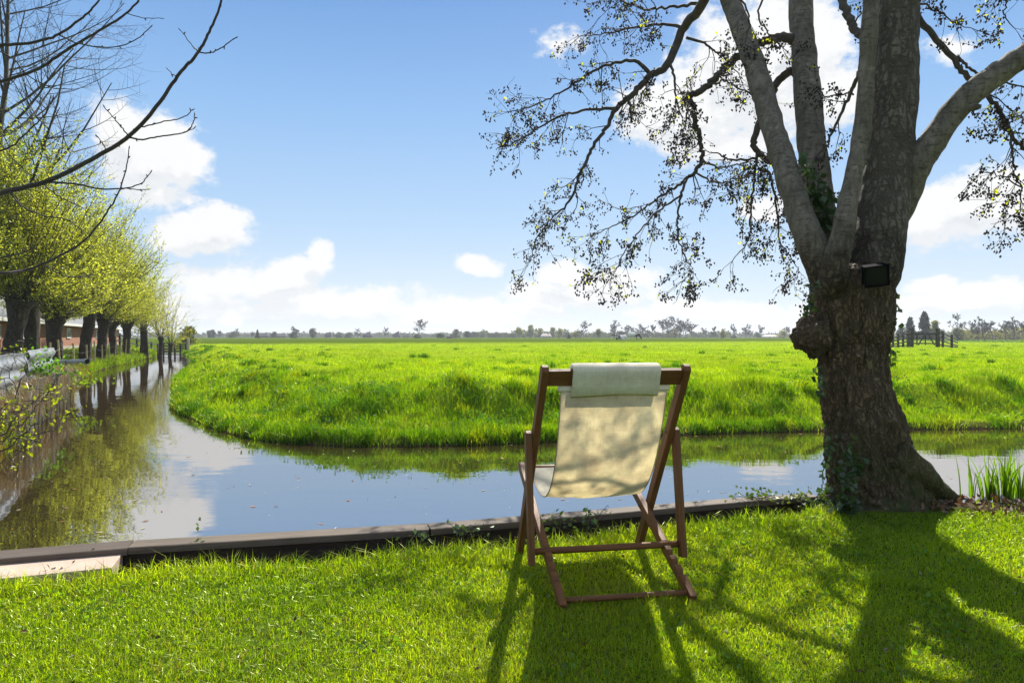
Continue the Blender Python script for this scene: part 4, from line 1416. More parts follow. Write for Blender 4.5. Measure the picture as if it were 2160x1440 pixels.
# dead leaves on the lawn and slab
n = 260
x = r.uniform(-1.9, 1.9, n); y = 2.1 + 1.7 * r.uniform(size=n)
x = x * y / 2.2
z, zn, d = land(np.stack([x, y], 1))
kp = (zn == 0) & (d > .3) & ~((x < -1.62) & (y > 2.9 + (x + 2.4) * .24))
m = MB()
m.cards(np.stack([x, y, z + .016], 1)[kp], .022, .55, 0, pal[r.integers(0, 5, int(kp.sum()))] * .7, seed=15)
for px, py in ((118, 1195), (130, 1198), (105, 1199), (152, 1187), (186, 1171), (40, 1180)):
    p = onz(px, py, .026)
    m.cards([tuple(p)], .035, .4, 0, np.array([[.06, .03, .02]]), seed=px)
o = m.build('fallen_leaves', M_LITTER, colors=True)
tag(o, 'few brown fallen leaves lying in the lawn and on the slab', 'leaves', kind='stuff')


# ------------------------------------------------------------------ left bank: barn, willows, sheets, stakes
def gz_at(x, y):
    return float(land(np.array([[x, y]]))[0][0])


brick, q, out = new_mat('red_brick')
oc = q.node('ShaderNodeTexCoord').outputs['Object']
bt = q.node('ShaderNodeTexBrick'); bt.inputs['Scale'].default_value = 4.2
bt.inputs['Color1'].default_value = (.30, .12, .075, 1); bt.inputs['Color2'].default_value = (.36, .16, .10, 1); bt.inputs['Mortar'].default_value = (.40, .30, .25, 1)
bt.inputs['Mortar Size'].default_value = .012
mp = q.node('ShaderNodeMapping'); mp.inputs['Rotation'].default_value = (R(90), 0, 0); q.l.new(oc, mp.inputs[0]); q.l.new(mp.outputs[0], bt.inputs['Vector'])
principled(q, out, q.mix(.35, bt.outputs['Color'], q.ramp(q.noise(oc, 2.5, 4), [(.3, (.24, .10, .07)), (.7, (.40, .2, .13))])), .85, .2)
M_ROOF = simple('grey_roof_sheet', (.13, .14, .15), .8, .2, 3, stretch=(1, 6, 1))
M_WHITE = simple('white_painted_board', (.66, .66, .64), .5, .1, 5)
M_DARKGLASS = simple('dark_window', (.03, .035, .04), .1, .2, 3, .6)
bp = Vector((-20.0, 25.0, 0)); bd_ = Vector((-.40, .917, 0)).normalized()
barn = empty('brick_barn', (bp.x, bp.y, .25), math.atan2(bd_.y, bd_.x))
tag(barn, 'long low brick barn with grey sheet roof behind the pollard willows', 'barn')
BL = 44
m = MB(); m.box((0, 0, -.4), (BL, 6.0, 1.70))
m.prism([(0.0, 1.70), (6.0, 1.70), (3.0, 3.7)], lambda a, x, y: (a, x, y), .0, BL)
m.build('wall', brick, barn)
m = MB()
for s in (0, 1):
    y0, y1 = (-.35, 3.0) if s == 0 else (6.35, 3.0)
    nx_ = 260
    V = []; Fq = []
    for i in range(nx_ + 1):
        x = -.3 + (BL + .6) * i / nx_
        h = .025 * (i % 2)
        V += [(x, y0, 1.55 + h + (.0)), (x, y1, 3.85 + h)]
    Fq = [(2 * i, 2 * i + 2, 2 * i + 3, 2 * i + 1) for i in range(nx_)]
    m.add(V, Fq)
rf = m.build('roof', M_ROOF, barn)
m = MB(); m.box((-.32, -.42, 1.50), (BL + .3, -.36, 1.66)); m.build('gutter', M_WHITE, barn)
m = MB(); m.box((0, -.014, -.4), (BL, -.002, .28)); m.build('plinth', simple('grey_plinth', (.34, .30, .27), .9, .2, 3), barn)
for xw in (3.0, 8.0, 13, 18.5, 24, 30):
    f = MB()
    f.box((xw, -.05, .75), (xw + 1.3, -.003, .81)); f.box((xw, -.05, 1.32), (xw + 1.3, -.003, 1.38)); f.box((xw, -.05, .81), (xw + .06, -.003, 1.32)); f.box((xw + 1.24, -.05, .81), (xw + 1.3, -.003, 1.32)); f.box((xw + .62, -.05, .81), (xw + .68, -.003, 1.32))
    fo = f.build('window', M_WHITE, barn)
    g = MB(); g.box((xw + .06, -.03, .81), (xw + 1.24, -.004, 1.32)); g.build('pane', M_DARKGLASS, fo)
m = MB(); m.box((-.02, .9, -.4), (-.003, 2.4, 1.6)); m.build('door', simple('green_barn_door', (.05, .08, .06), .6, .2, 4), barn)


def willow_mesh(seed, trunk_h, trunk_r, nshoot, L, leaf_n, lean=.0, spread=.8, lcol=(.29, .33, .075), lsize=.085, head=1.8):
    r = random.Random(seed); rn = np.random.default_rng(seed)
    t = MB()
    pts = [Vector((0, 0, -.3)), Vector((lean * .2, 0, trunk_h * .3)), Vector((lean * .6, r.gauss(0, .05), trunk_h * .7)), Vector((lean, r.gauss(0, .05), trunk_h))]
    P = [Vector(p) for p in catmull(pts, 7)]
    rad = np.interp(np.linspace(0, 1, len(P)), [0, .15, .5, .8, .93, 1], [1.35, 1.1, .95, 1.1, head, .75]) * trunk_r
    add_rough_tube(t, P, rad, 26, trunk_r * .16, 5, .35)
    top = P[-2]
    sh = MB(); lv = []
    for k in range(nshoot):
        a = r.uniform(0, 2 * PI); el = r.uniform(.0, 1.0) ** .8 * PI / 2 - .12
        d = Vector((math.cos(a) * math.cos(el) * spread, math.sin(a) * math.cos(el) * spread, math.sin(el) + .12)).normalized()
        l_ = L * r.uniform(.55, 1.08) * (.70 + .30 * math.sin(el))
        p = top + Vector((math.cos(a) * trunk_r * .8, math.sin(a) * trunk_r * .8, r.uniform(-.3, .25) * trunk_r * 2))
        q_ = [p]; n = 7
        for i in range(n):
            d = (d + Vector((0, 0, .05)) + rv(r, .07)).normalized()
            q_.append(q_[-1] + d * l_ / n)
        sh.tube(q_, np.linspace(.022, .004, n + 1) * (trunk_r / .45) ** .3, 4, 0, False)
        Q = np.array([tuple(x) for x in q_])
        for j in range(r.randint(3, 5)):
            i = r.randint(2, n - 1)
            dd = (q_[i] - q_[i - 1]).normalized() + rv(r, .45)
            dd.normalize(); s2 = [q_[i]]
            for _ in range(4):
                dd = (dd + Vector((0, 0, .04)) + rv(r, .1)).normalized(); s2.append(s2[-1] + dd * l_ * .085)
            sh.tube(s2, np.linspace(.007, .002, 5), 3, 0, False)
            S = np.array([tuple(x) for x in s2])
            u = rn.uniform(0, 4, int(leaf_n * .16)); f = u.astype(int).clip(0, 3)
            lv.append(S[f] + (S[f + 1] - S[f]) * (u - f)[:, None] + rn.normal(0, .03, (len(u), 3)))
        u = n * rn.uniform(.10, 1, int(leaf_n * .45)) ** .9; u = np.minimum(u, n - .01); f = u.astype(int)
        lv.append(Q[f] + (Q[f + 1] - Q[f]) * (u - f)[:, None] + rn.normal(0, .045, (len(u), 3)))
    LV = np.concatenate(lv)
    lm_ = MB()
    tone = rn.uniform(.65, 1.35, (len(LV), 1))
    cl = np.array([mnoise.noise(Vector(p) * .9) for p in LV])[:, None]
    c = np.array(lcol) * tone * (1 + .35 * cl)
    lm_.cards(LV, lsize, .42, 0, c, seed=seed)
    return t, sh, lm_


def make_willow(parts, label, x, y, group, cat='tree'):
    t, sh, lm_ = parts
    root = empty('pollard_willow', (x, y, gz_at(x, y)))
    tag(root, label, cat, group)
    t.build('trunk', M_WBARK, root, smooth=True)
    sh.build('shoots', M_TWIG2, root)
    lm_.build('leaves', M_LEAF, root, colors=True)
    return root


def copy_tree(o, parent=None):
    c = o.copy(); COL.objects.link(c)
    if parent: c.parent = parent
    for ch in list(o.children):
        copy_tree(ch, c)
    return c


M_TWIG2 = simple('willow_shoot_bark', (.085, .075, .035), .7, .3, 20)
WG = 'old pollard willows along the left bank'
wa = willow_mesh(1, 2.0, .215, 155, 4.7, 150, .25, spread=.62)
wb_ = willow_mesh(2, 2.2, .20, 155, 4.4, 150, -.2, spread=.66)
W1 = make_willow(wa, 'nearest old pollard willow with a thick dark trunk at the left edge', *at(22, 700, 18.5).xy, WG)
W2 = make_willow(wb_, 'second old pollard willow with a broad twisted trunk behind the metal sheet', *at(70, 700, 20).xy, WG)
def place(o, px, D, label, rz=0, s=1.0):
    c = copy_tree(o); p = at(px, 700, D)
    c.location = (p.x, p.y, gz_at(p.x, p.y)); c.rotation_euler = (0, 0, rz); c.scale = (s, s, s)
    c['label'] = label
    return c
place(W1, 120, 24, 'third pollard willow with a straight dark trunk in front of the white gutter', 2.0, .86)
place(W2, 178, 29, 'fourth pollard willow with a dark forked trunk right of the brick wall', 4.0, 1.12)
place(W1, 212, 33, 'fifth pollard willow in the shade behind the thin bank stakes', 1.0, 1.0)
place(W2, 238, 37, 'sixth pollard willow with a leafy trunk in the row', 2.6, .88)
place(W1, 267, 41, 'last thick pollard willow of the row beside the dark rail fence', 5.0, .95)
YG = 'young willows at the far end of the bank'
ya = willow_mesh(5, 1.9, .14, 34, 3.9, 110, .10, .55, (.30, .32, .07), .085, 1.7)
yb = willow_mesh(6, 1.7, .13, 26, 3.6, 90, -.12, .55, (.30, .32, .07), .085, 1.8)
Y1 = make_willow(ya, 'young pollard willow with a straight thin trunk first after the old row', *at(300, 700, 45).xy, YG)
Y2 = make_willow(yb, 'young willow leaning out over the water with a forked crown', *at(309, 700, 43).xy, YG)
place(Y1, 338, 47, 'slim young willow standing between two others by the water bend', 2.2, .95)
place(Y2, 357, 50, 'last young willow nearest to the bend with a thin yellow crown', 3.4, .92)


# the tall thin tree behind the willows and the bare branches nearest to the camera
def bare_tree(seed, H, r0, levels, spread=.75, up=.15, nb=(7, 6, 5), rat=.55, wander=.12, minr=.003):
    r = random.Random(seed)
    tk = MB(); br = MB(); ends = []
    def grow(p, d, L, rad, lev):
        n = 8 if lev == 0 else 6
        pts = [p]
        for i in range(n):
            d = (d + rv(r, wander) + Vector((0, 0, up * (.4 if lev else .1)))).normalized()
            pts.append(pts[-1] + d * L / n)
        rr = np.maximum(np.linspace(rad, rad * (.30 if lev == 0 else .25), n + 1), minr * .6)
        (tk if lev == 0 else br).tube(pts, rr, 12 if lev == 0 else (6 if lev == 1 else (4 if lev == 2 else 3)), 0, False)
        if lev < levels:
            for k in range(nb[lev]):
                u = r.uniform(.22 if lev else .28, .98); i = min(n - 1, int(u * n))
                b = pts[i] + (pts[i + 1] - pts[i]) * (u * n - i)
                a = r.uniform(0, 2 * PI); t = (pts[i + 1] - pts[i]).normalized()
                s = t.orthogonal().normalized(); s.rotate(Matrix.Rotation(a, 3, t))
                grow(b, (t * (1 - spread * .5) + s * spread).normalized(), L * rat * r.uniform(.6, 1.15) * (1.1 - .45 * u), max(minr * 1.6, rr[i] * .5), lev + 1)
        else:
            ends.append(pts[-1]); ends.append(pts[n // 2])
    grow(Vector((0, 0, -.2)), Vector((0, 0, 1)), H, r0, 0)
    return tk, br, ends


tk, br, ends = bare_tree(11, 11.5, .14, 3, .85, .24, (26, 10, 7), .50, .06)
tp = at(34, 700, 19.8)
tall = empty('tall_tree', (tp.x, tp.y, gz_at(tp.x, tp.y)))
tag(tall, 'tall slender tree with fine dark twigs rising above the willows at the left edge', 'tree')
tk.build('trunk', M_BRANCH, tall, smooth=True); br.build('branches', M_BRANCH, tall)
r = np.random.default_rng(3)
e = np.array([tuple(x) for x in ends]); e = e[e[:, 2] < 6.5]
e = np.repeat(e, 10, axis=0) + r.normal(0, .13, (len(e) * 10, 3))
lv2 = np.stack([r.normal(0, .22, 1500), r.normal(0, .22, 1500), r.uniform(2.0, 6.8, 1500)], 1)
m = leaf_mass(np.concatenate([e, lv2]), .075, (.13, .185, .02), .4, 4, .6); m.build('leaves', M_LEAF, tall, colors=True)
tk, br, ends = bare_tree(12, 9.0, .13, 3, .8, .12, (18, 8, 6), .45, .07)
tp = at(110, 700, 26)
t2 = empty('bare_tree', (tp.x, tp.y, gz_at(tp.x, tp.y)))
tag(t2, 'leafless grey twigged tree standing behind the willow crowns', 'tree')
tk.build('trunk', M_BRANCH, t2, smooth=True); br.build('branches', M_BRANCH, t2)

# near bare tree: its trunk is just outside the view to the left
nt = world_thing('bare_ash_tree', (-3.15, 2.95, 0), 'bare tree at the left reaching long dark budded branches across the sky', 'tree')
ND = 3.3
def nb(pts, r0, r1, side=True, seed=0):
    r = random.Random(seed)
    P = [Vector(p) for p in catmull([at(x, y, D) for x, y, D in pts], 7)]
    P = [p + rv(r, .0012) for p in P]
    m = MB(); m.tube(P, np.linspace(r0, r1, len(P)) ** 1.0, 8)
    for i in range(4, len(P), 4):                               # buds and nodes
        if r.random() < .7:
            d = rv(r, 1).normalized()
            m.tube([P[i], P[i] + d * (r1 + .008), P[i] + d * (r1 + .013)], [.0035, .003, .0006], 5)
    m.tube([P[-1], P[-1] + (P[-1] - P[-2]).normalized() * .014], [r1 * 1.6, .0006], 6)
    adopt(m.build('branch', M_BRANCH, smooth=True), nt)
m = MB()
add_rough_tube(m, [Vector(p) for p in catmull([(-3.15, 2.95, -.1), (-3.12, 2.96, 1.0), (-3.2, 3.0, 2.2), (-3.15, 3.0, 3.6), (-3.2, 3.0, 5.5)], 8)], np.linspace(.11, .03, 33), 16, .008)
adopt(m.build('trunk', M_BRANCH, smooth=True), nt)
nb([(-330, 520, 3.0), (-120, 452, 3.1), (0, 408, 3.2), (105, 380, 3.25), (205, 330, ND), (275, 285, ND), (330, 225, ND), (375, 160, ND), (420, 108, ND), (445, 60, ND), (468, 0, ND), (480, -60, ND)], .0145, .0045, seed=1)
nb([(420, 110, ND), (440, 112, ND), (465, 102, ND), (497, 80, ND)], .0035, .0022, seed=2)
nb([(418, 110, ND), (405, 95, ND), (380, 63, ND)], .003, .0018, seed=3)
nb([(375, 165, ND), (354, 148, ND)], .0026, .0016, seed=31)
nb([(272, 290, ND), (300, 294, ND), (345, 287, ND), (392, 278, ND), (408, 258, ND), (410, 242, ND)], .0045, .002, seed=4)
nb([(300, 268, ND), (340, 258, ND), (385, 248, ND), (406, 233, ND)], .0035, .002, seed=5)
nb([(392, 279, ND), (410, 270, ND)], .0026, .0018, seed=51)
nb([(270, 285, ND), (245, 255, ND), (220, 226, ND)], .0035, .002, seed=6)
nb([(225, 318, ND), (215, 300, ND), (203, 286, ND)], .0028, .0018, seed=61)
nb([(100, 384, 3.25), (160, 388, 3.25), (215, 399, 3.25), (270, 396, 3.25), (300, 385, 3.25), (318, 363, 3.25)], .005, .002, seed=7)
nb([(255, 396, 3.25), (290, 400, 3.25), (312, 400, 3.25)], .0026, .0018, seed=71)
nb([(90, 388, 3.25), (125, 415, 3.25), (172, 437, 3.25)], .0035, .002, seed=8)
nb([(20, 405, 3.2), (50, 437, 3.2), (95, 456, 3.2), (130, 460, 3.2), (160, 475, 3.2), (185, 500, 3.2)], .004, .002, seed=9)
nb([(-350, 560, 3.0), (-120, 572, 3.2), (0, 575, 3.3), (60, 568, 3.4), (125, 540, 3.4), (180, 505, 3.4), (225, 450, 3.4), (250, 405, 3.4), (265, 360, 3.4), (273, 312, 3.4)], .0085, .0022, seed=10)
nb([(95, 558, 3.4), (120, 575, 3.4), (155, 585, 3.4), (190, 580, 3.4)], .003, .0018, seed=11)
nb([(-200, 590, 3.2), (-20, 548, 3.3), (40, 535, 3.3), (70, 522, 3.3), (92, 500, 3.3)], .005, .002, seed=12)
nb([(-300, 160, 3.0), (-100, 110, 3.2), (0, 96, 3.3), (70, 90, 3.3), (125, 72, 3.3), (180, 32, 3.3), (215, -5, 3.3)], .010, .004, seed=13)
nb([(125, 74, 3.3), (165, 92, 3.3), (235, 100, 3.3), (285, 85, 3.3), (318, 57, 3.3)], .0036, .002, seed=14)
nb([(-300, 240, 3.1), (-80, 195, 3.3), (0, 173, 3.4), (80, 145, 3.4), (150, 100, 3.4), (215, 62, 3.4), (265, 30, 3.4), (298, -5, 3.4)], .010, .0045, seed=15)
nb([(265, 28, 3.4), (300, 38, 3.4), (340, 39, 3.4)], .0024, .0015, seed=16)
nb([(-200, 370, 3.2), (0, 318, 3.4), (50, 285, 3.4), (95, 240, 3.4), (112, 205, 3.4)], .006, .002, seed=17)
nb([(-100, 60, 3.5), (20, 120, 3.6), (60, 160, 3.6), (110, 185, 3.6), (150, 188, 3.6)], .004, .002, seed=18)

# low bush at the left edge with fresh leaves hanging over the water
bush = world_thing('hanging_bush', (-4.5, 5.6, gz_at(-4.5, 5.6)), 'bush with arching thin branches and fresh yellow green leaves over the water', 'bush')
bm_ = MB(); lp_ = []
r = random.Random(21)
for pts in ([(-260, 1000), (-60, 960), (0, 935), (50, 885), (100, 830), (135, 780), (150, 745)], [(-200, 1010), (0, 950), (60, 905), (120, 880), (180, 862)], [(-250, 980), (-20, 935), (40, 920), (110, 905), (170, 870)],
            [(-260, 930), (-40, 900), (20, 870), (70, 850), (120, 800)], [(-240, 1040), (-20, 985), (40, 945), (85, 930)], [(-260, 880), (-60, 840), (10, 800), (30, 765), (42, 720)], [(-220, 900), (0, 860), (45, 800), (55, 740)], [(-200, 1000), (-30, 940), (30, 880), (60, 850), (110, 845), (150, 850)]):
    D0 = r.uniform(4.9, 5.6)
    P = [Vector(p) for p in catmull([at(x, y, D0) for x, y in pts], 6)]
    P = [p + rv(r, .008) for p in P]
    bm_.tube(P, np.linspace(.0065, .0015, len(P)), 5, 0, False)
    for k in range(15):
        i = r.randint(len(P) // 3, len(P) - 1)
        d = rv(r, 1).normalized(); L = r.uniform(.05, .22)
        e_ = P[i] + d * L
        bm_.tube([P[i], (P[i] + e_) / 2 + rv(r, .01), e_], [.003, .002, .001], 4, 0, False)
        if pts[-1][1] > 790 or r.random() < .25:
            for _ in range(r.randint(2, 6)):
                lp_.append(tuple(P[i] + d * L * r.random() + rv(r, .012)))
adopt(bm_.build('branches', M_BRANCH), bush)
m = leaf_mass(np.array(lp_), .036, (.19, .24, .012), .3, 8, .6); adopt(m.build('leaves', M_LEAF, colors=True), bush)

# corrugated sheets shoring the bank
sheetm, q, out = new_mat('galvanised_sheet')
oc = q.node('ShaderNodeTexCoord').outputs['Object']
principled(q, out, q.ramp(q.noise(oc, 3, 5, .6), [(.3, (.12, .13, .15)), (.7, (.26, .275, .30))]), .6, .4, None, metal=.2)
def sheet(p, q_, z0, z1, label, seed):
    p = Vector(p); q_ = Vector(q_); d = (q_ - p); L = d.length
    o = empty('corrugated_sheet', (p.x, p.y, z0), math.atan2(d.y, d.x))
    tag(o, label, 'metal sheet', 'corrugated sheets along the bank')
    V = []; nz, nl = 48, 40
    for j in range(nl + 1):
        for i in range(nz + 1):
            t = i / nz; x = L * j / nl
            V.append((x, .022 * math.sin(t * (z1 - z0) / .235 * 2 * PI) - .10 * t + .012 * mnoise.noise(Vector((x * .9, t, seed))), (z1 - z0) * t + .02 * mnoise.noise(Vector((x * .7, 5, seed))) * t))
    Fq = [(j * (nz + 1) + i, (j + 1) * (nz + 1) + i, (j + 1) * (nz + 1) + i + 1, j * (nz + 1) + i + 1) for j in range(nl) for i in range(nz)]
    m = MB(); m.add(V, Fq); s = m.build('sheet', sheetm, o, smooth=True)
    md = s.modifiers.new('thick', 'SOLIDIFY'); md.thickness = .004
    for x in (.15, L - .15):
        b = MB(); b.box((x - .04, .06, -.8), (x + .04, .14, (z1 - z0) - .08))
        b.build('post', M_BOARD_DARK, o)
sheet((-6.35, 8.0), (-8.55, 11.9), .02, .84, 'wavy galvanised corrugated sheet shoring the left bank nearest the camera', 1)
sheet((-8.5, 11.85), (-10.3, 15.2), .10, .86, 'wavy galvanised corrugated sheet next along the bank ending at the grey pipe', 2)

# stakes driven along the waterline
M_STAKE = simple('bleached_stake', (.52, .44, .30), .85, .35, 14, stretch=(1, 1, .2))
sf = world_thing('stake_fence', (-7.6, 11.2, ZW), 'row of bleached split stakes leaning at the waterline below the metal sheet', 'fence')
r = random.Random(31)
for k in range(19):
    y = 9.0 + 6.2 * (k / 18) + r.uniform(-.06, .06)
    x = float(np.interp(y, LEFT[::-1, 1], LEFT[::-1, 0])) + .10 + r.uniform(-.06, .06)
    h = r.uniform(.50, .80)
    m = MB(); w_ = r.uniform(.035, .058)
    tx, ty = r.gauss(-.04, .05), r.gauss(0, .05)
    m.bar((x, y, ZW - .35), (x + tx, y + ty, ZW + h), w_, w_ * .55, 0, (0.3, 1, 0))
    adopt(m.build('stake', M_STAKE), sf)
# dead grass hanging over the stakes
r = np.random.default_rng(17)
n = 7500
yy = 8.6 + 8.5 * r.uniform(size=n)
xx = np.interp(yy, LEFT[::-1, 1], LEFT[::-1, 0]) + r.normal(-.12, .14, n)
clm = (vnoise(yy, xx, 1.1, 4) > -.25)
xx, yy = xx[clm], yy[clm]; n = len(xx)
zz = np.full(n, ZW + .25) + r.normal(.1, .10, n)
o = blades('dead_grass', np.stack([xx, yy, zz], 1), r.uniform(.12, .38, n), np.full(n, .008) * r.uniform(.6, 1.3, n), np.array([.40, .31, .17]) * r.uniform(.5, 1.25, (n, 1)), M_LITTER, .9, .6, 8)
tag(o, 'dry brown dead grass hanging over the bank edge at the stakes', 'dead grass', kind='stuff')
ground_plant('nettle_plant', 82, 792, 420, .26, .07, .20, (.075, .19, .02), 'bright green nettle clump in front of the corrugated sheet', 'nettles', 11, .39, 'green clumps on the left bank', mat=M_LEAF)
ground_plant('nettle_plant', 30, 845, 160, .16, .06, .12, (.07, .16, .02), 'low green weed clump among the stakes at the left edge', 'weeds', 12, .13, 'green clumps on the left bank', mat=M_LEAF)
ground_plant('nettle_plant', 150, 812, 260, .34, .08, .18, (.11, .19, .02), 'yellow green weed clump at the waterline below the grey pipe', 'weeds', 13, .05, 'green clumps on the left bank', mat=M_LEAF)

pr = world_thing('drain_pipe', at(120, 763, 17.5), 'grey plastic drain pipe sticking out over the water past the sheets', 'pipe')
M_PIPE = simple('grey_pvc', (.22, .24, .27), .4, .1, 6)
m = MB(); m.tube([at(110, 763, 17.9), at(184, 762, 17.0)], .055, 16, 0, False); m.tube([at(182.5, 762, 17.02), at(110, 763, 17.88)], .048, 16, 0, False)
adopt(m.build('tube', M_PIPE, smooth=True), pr)
m = MB(); m.tube([at(178, 762, 17.07), at(184.5, 762, 16.99)], .063, 16, 0, False); adopt(m.build('socket', M_PIPE, smooth=True), pr)

# thin pale poles with wire along the bank
M_POLE = simple('pale_bamboo', (.42, .33, .17), .7, .2, 10)
wf = world_thing('wire_fence', at(200, 745, 30), 'thin pale bamboo poles strung with wire along the bank before the willows', 'fence')
r = random.Random(41)
tops = []
for px, py, D in ((104, 752, 21), (128, 752, 22), (156, 756, 23.5), (184, 752, 26), (200, 747, 29), (216, 746, 31), (231, 743, 33), (241, 742, 35), (253, 741, 37), (264, 740, 39)):
    p = at(px, py, D); p.z = gz_at(p.x, p.y) - .1
    h = r.uniform(.95, 1.2)
    tpx = p + Vector((r.gauss(0, .05), r.gauss(0, .05), h))
    m = MB(); m.tube([p, tpx], .030, 7); adopt(m.build('pole', M_POLE), wf); tops.append(p + Vector((0, 0, h * .75)))
m = MB()
for a, b in zip(tops[:-1], tops[1:]):
    for dz in (0, -.35):
        m.tube([a + Vector((0, 0, dz)), (a + b) / 2 + Vector((0, 0, dz - .05)), b + Vector((0, 0, dz))], .004, 4, 0, False)
adopt(m.build('wire', M_BOLT), wf)

# dark rail fences
M_RAIL = simple('dark_fence_wood', (.038, .032, .026), .85, .3, 6)
def rail_fence(p, q_, hs, n, label, rails=(.35, .65, .95, 1.2), name='rail_fence', group=None, zb=None, thick=.06, post=.11):
    p = Vector(p); q_ = Vector(q_)
    root = world_thing(name, p, label, 'fence', group)
    for k in range(n):
        t = k / (n - 1); c = p.lerp(q_, t)
        h = hs[0] + (hs[1] - hs[0]) * t
        m = MB(); m.box((c.x - post / 2, c.y - post / 2, c.z - .3), (c.x + post / 2, c.y + post / 2, c.z + h)); adopt(m.build('post', M_RAIL), root)
    for rz_ in rails:
        m = MB(); m.bar(p + Vector((0, -.09, rz_ * hs[0])), q_ + Vector((0, -.09, rz_ * hs[1])), thick, .10); adopt(m.build('rail', M_RAIL), root)
    return root
def gpt(px, D, dz=0):
    p = at(px, 700, D); p.z = gz_at(p.x, p.y) + dz; return p
rail_fence(gpt(232, 46), gpt(345, 62), (1.25, 1.25), 8, 'dark wooden rail fence behind the young willows', (.3, .6, .92))
rail_fence(gpt(345, 58, .2), gpt(392, 60, -.3), (1.3, .9), 5, 'dark slatted fence sloping down to the water bend', (.2, .4, .6, .8, .98))
pp = gpt(397, 60)
m = MB(); m.tube([pp + Vector((0, 0, -.3)), pp + Vector((0, 0, 1.1))], .13, 8); m.tube([pp + Vector((0, 0, 1.1)), pp + Vector((0, 0, 1.22))], [.13, .09], 8)
o = m.build('mooring_post', M_STAKE); tag(o, 'pale wooden post standing alone by the bend of the ditch', 'post')


# ------------------------------------------------------------------ far side of the field
def far_base(px, D):
    p = at(px, 700, D); p.z = .10
    return p


FT = {}


def proto_bare(key, seed, nb, spread, up, H=10.0, r0=.20, wander=.1):
    tk, br, ends = bare_tree(seed, H, r0, 3, spread, up, nb, .46, wander)
    FT[key] = (tk, br, ends)


def far_tree(kind, px, ytop, D, label, group='trees along the horizon', wide=1.0, col=(.06, .075, .03), ybase=None, seed=0):
    p = far_base(px, D)
    h = (HY - ytop) / F * D + HC - p.z
    r = np.random.default_rng(seed + int(px))
    rr = random.Random(seed + int(px))
    if kind == 'bare':
        root = empty('bare_tree', p)
        sc = h / 11.2
        tk, br, ends = bare_tree(int(px), 10.0, .17, 3, .85, .16, (14, 6, 5), .46, .08, minr=D * .00022 / sc)
        tk.build('trunk', M_FARBARK, root); br.build('crown', M_FARBARK, root)
        root.scale = (sc * wide, sc * wide, sc)
    else:
        root = empty({'bush': 'leafy_bush', 'leafy': 'leafy_tree', 'conifer': 'evergreen_tree', 'willow': 'pollard_willow'}[kind], p)
        t = MB()
        t.tube([(0, 0, -.3), (0, 0, h * .25), (rr.uniform(-.03, .03) * h, 0, h * .6)], [h * .04, h * .03, h * .012], 7)
        t.build('trunk', M_FARBARK, root)
        cards = []
        w_ = wide / F * D                                     # half width in metres
        nblob = {'bush': 16, 'leafy': 22, 'conifer': 34, 'willow': 20}[kind]
        for b in range(nblob):
            u = rr.random()
            if kind == 'conifer':
                z = h * (.06 + .90 * u); wv = w_ * (1 - .93 * u ** 1.3); a = rr.uniform(0, 2 * PI)
                c = np.array([math.cos(a) * wv * .65, math.sin(a) * wv * .65, z]); s = np.array([wv * .34, wv * .34, h * .05])
            else:
                a = rr.uniform(0, 2 * PI); z = h * (.10 + .82 * u) if kind != 'leafy' else h * (.18 + .74 * u)
                wv = w_ * math.sqrt(max(.1, 1 - (2 * u - .85) ** 2 * .75)); q_ = rr.uniform(.2, .85)
                c = np.array([math.cos(a) * wv * q_, math.sin(a) * wv * q_, z]); s = np.array([w_ * .20, w_ * .20, h * .085])
            n_ = 70
            cards.append(c + r.normal(0, 1, (n_, 3)) * s)
        C = np.concatenate(cards); C[:, 2] = np.clip(C[:, 2], .05 * h, h * 1.0)
        m = MB()
        cc_ = np.array(col) * r.uniform(.6, 1.4, (len(C), 1))
        m.cards(C, max(.10 * h, D * .0013), .7, 0, cc_, seed=int(px))
        if kind in ('bush', 'leafy'):
            for k in range(16):                                 # twigs that poke out of the crown
                a = rr.uniform(0, 2 * PI); e_ = Vector((math.cos(a) * w_ * rr.uniform(.2, .95), math.sin(a) * w_ * .6, h * rr.uniform(.7, 1.06)))
                m.tube([(0, 0, h * .3), tuple(e_)], [h * .008, h * .003], 3, 0, False, (.04, .035, .03))
        m.build('crown', M_LEAF, root, colors=True)
    tag(root, label, 'tree', group)
    return root


M_FARBARK = simple('far_bark', (.075, .066, .06), .9, .2, 2)
OL, DK, YG_, PL, BL_ = (.085, .10, .030), (.020, .030, .016), (.17, .19, .035), (.14, .15, .06), (.035, .048, .030)
far_tree('willow', 399, 689, 80, 'round olive pollard willow standing alone past the bend of the ditch', wide=19, col=OL)
far_tree('bush', 441, 697, 380, 'small dark round tree left of the first far bush', wide=6, col=DK)
far_tree('leafy', 449, 696, 390, 'taller dark oval tree just right of a small dark one', wide=6, col=DK)
far_tree('bare', 463, 698, 380, 'little bare tree between dark trees at far left', wide=1.2)
far_tree('bush', 490, 700, 360, 'wide dark thicket with bare tops at far left', wide=13, col=BL_)
far_tree('bare', 499, 694, 370, 'faint bare tree sticking up from the wide dark thicket', wide=1.0)
far_tree('conifer', 543, 696, 300, 'slim green pointed evergreen on the far left horizon', wide=4, col=(.03, .055, .02))
far_tree('bare', 533, 697, 330, 'thin bare tree left of the slim pointed evergreen', wide=.9)
far_tree('bush', 578, 700, 400, 'dark ball shaped tree between two dark farm roofs', wide=7, col=DK)
far_tree('bare', 619, 687, 300, 'reddish bare tree with a wide flat top left of the field centre', wide=1.3)
far_tree('bush', 619, 700, 310, 'dark bush under the reddish bare tree', wide=10, col=BL_)
far_tree('leafy', 660, 693, 360, 'round brownish tree with dark foot left of the brick farmhouse', wide=9, col=(.06, .055, .035))
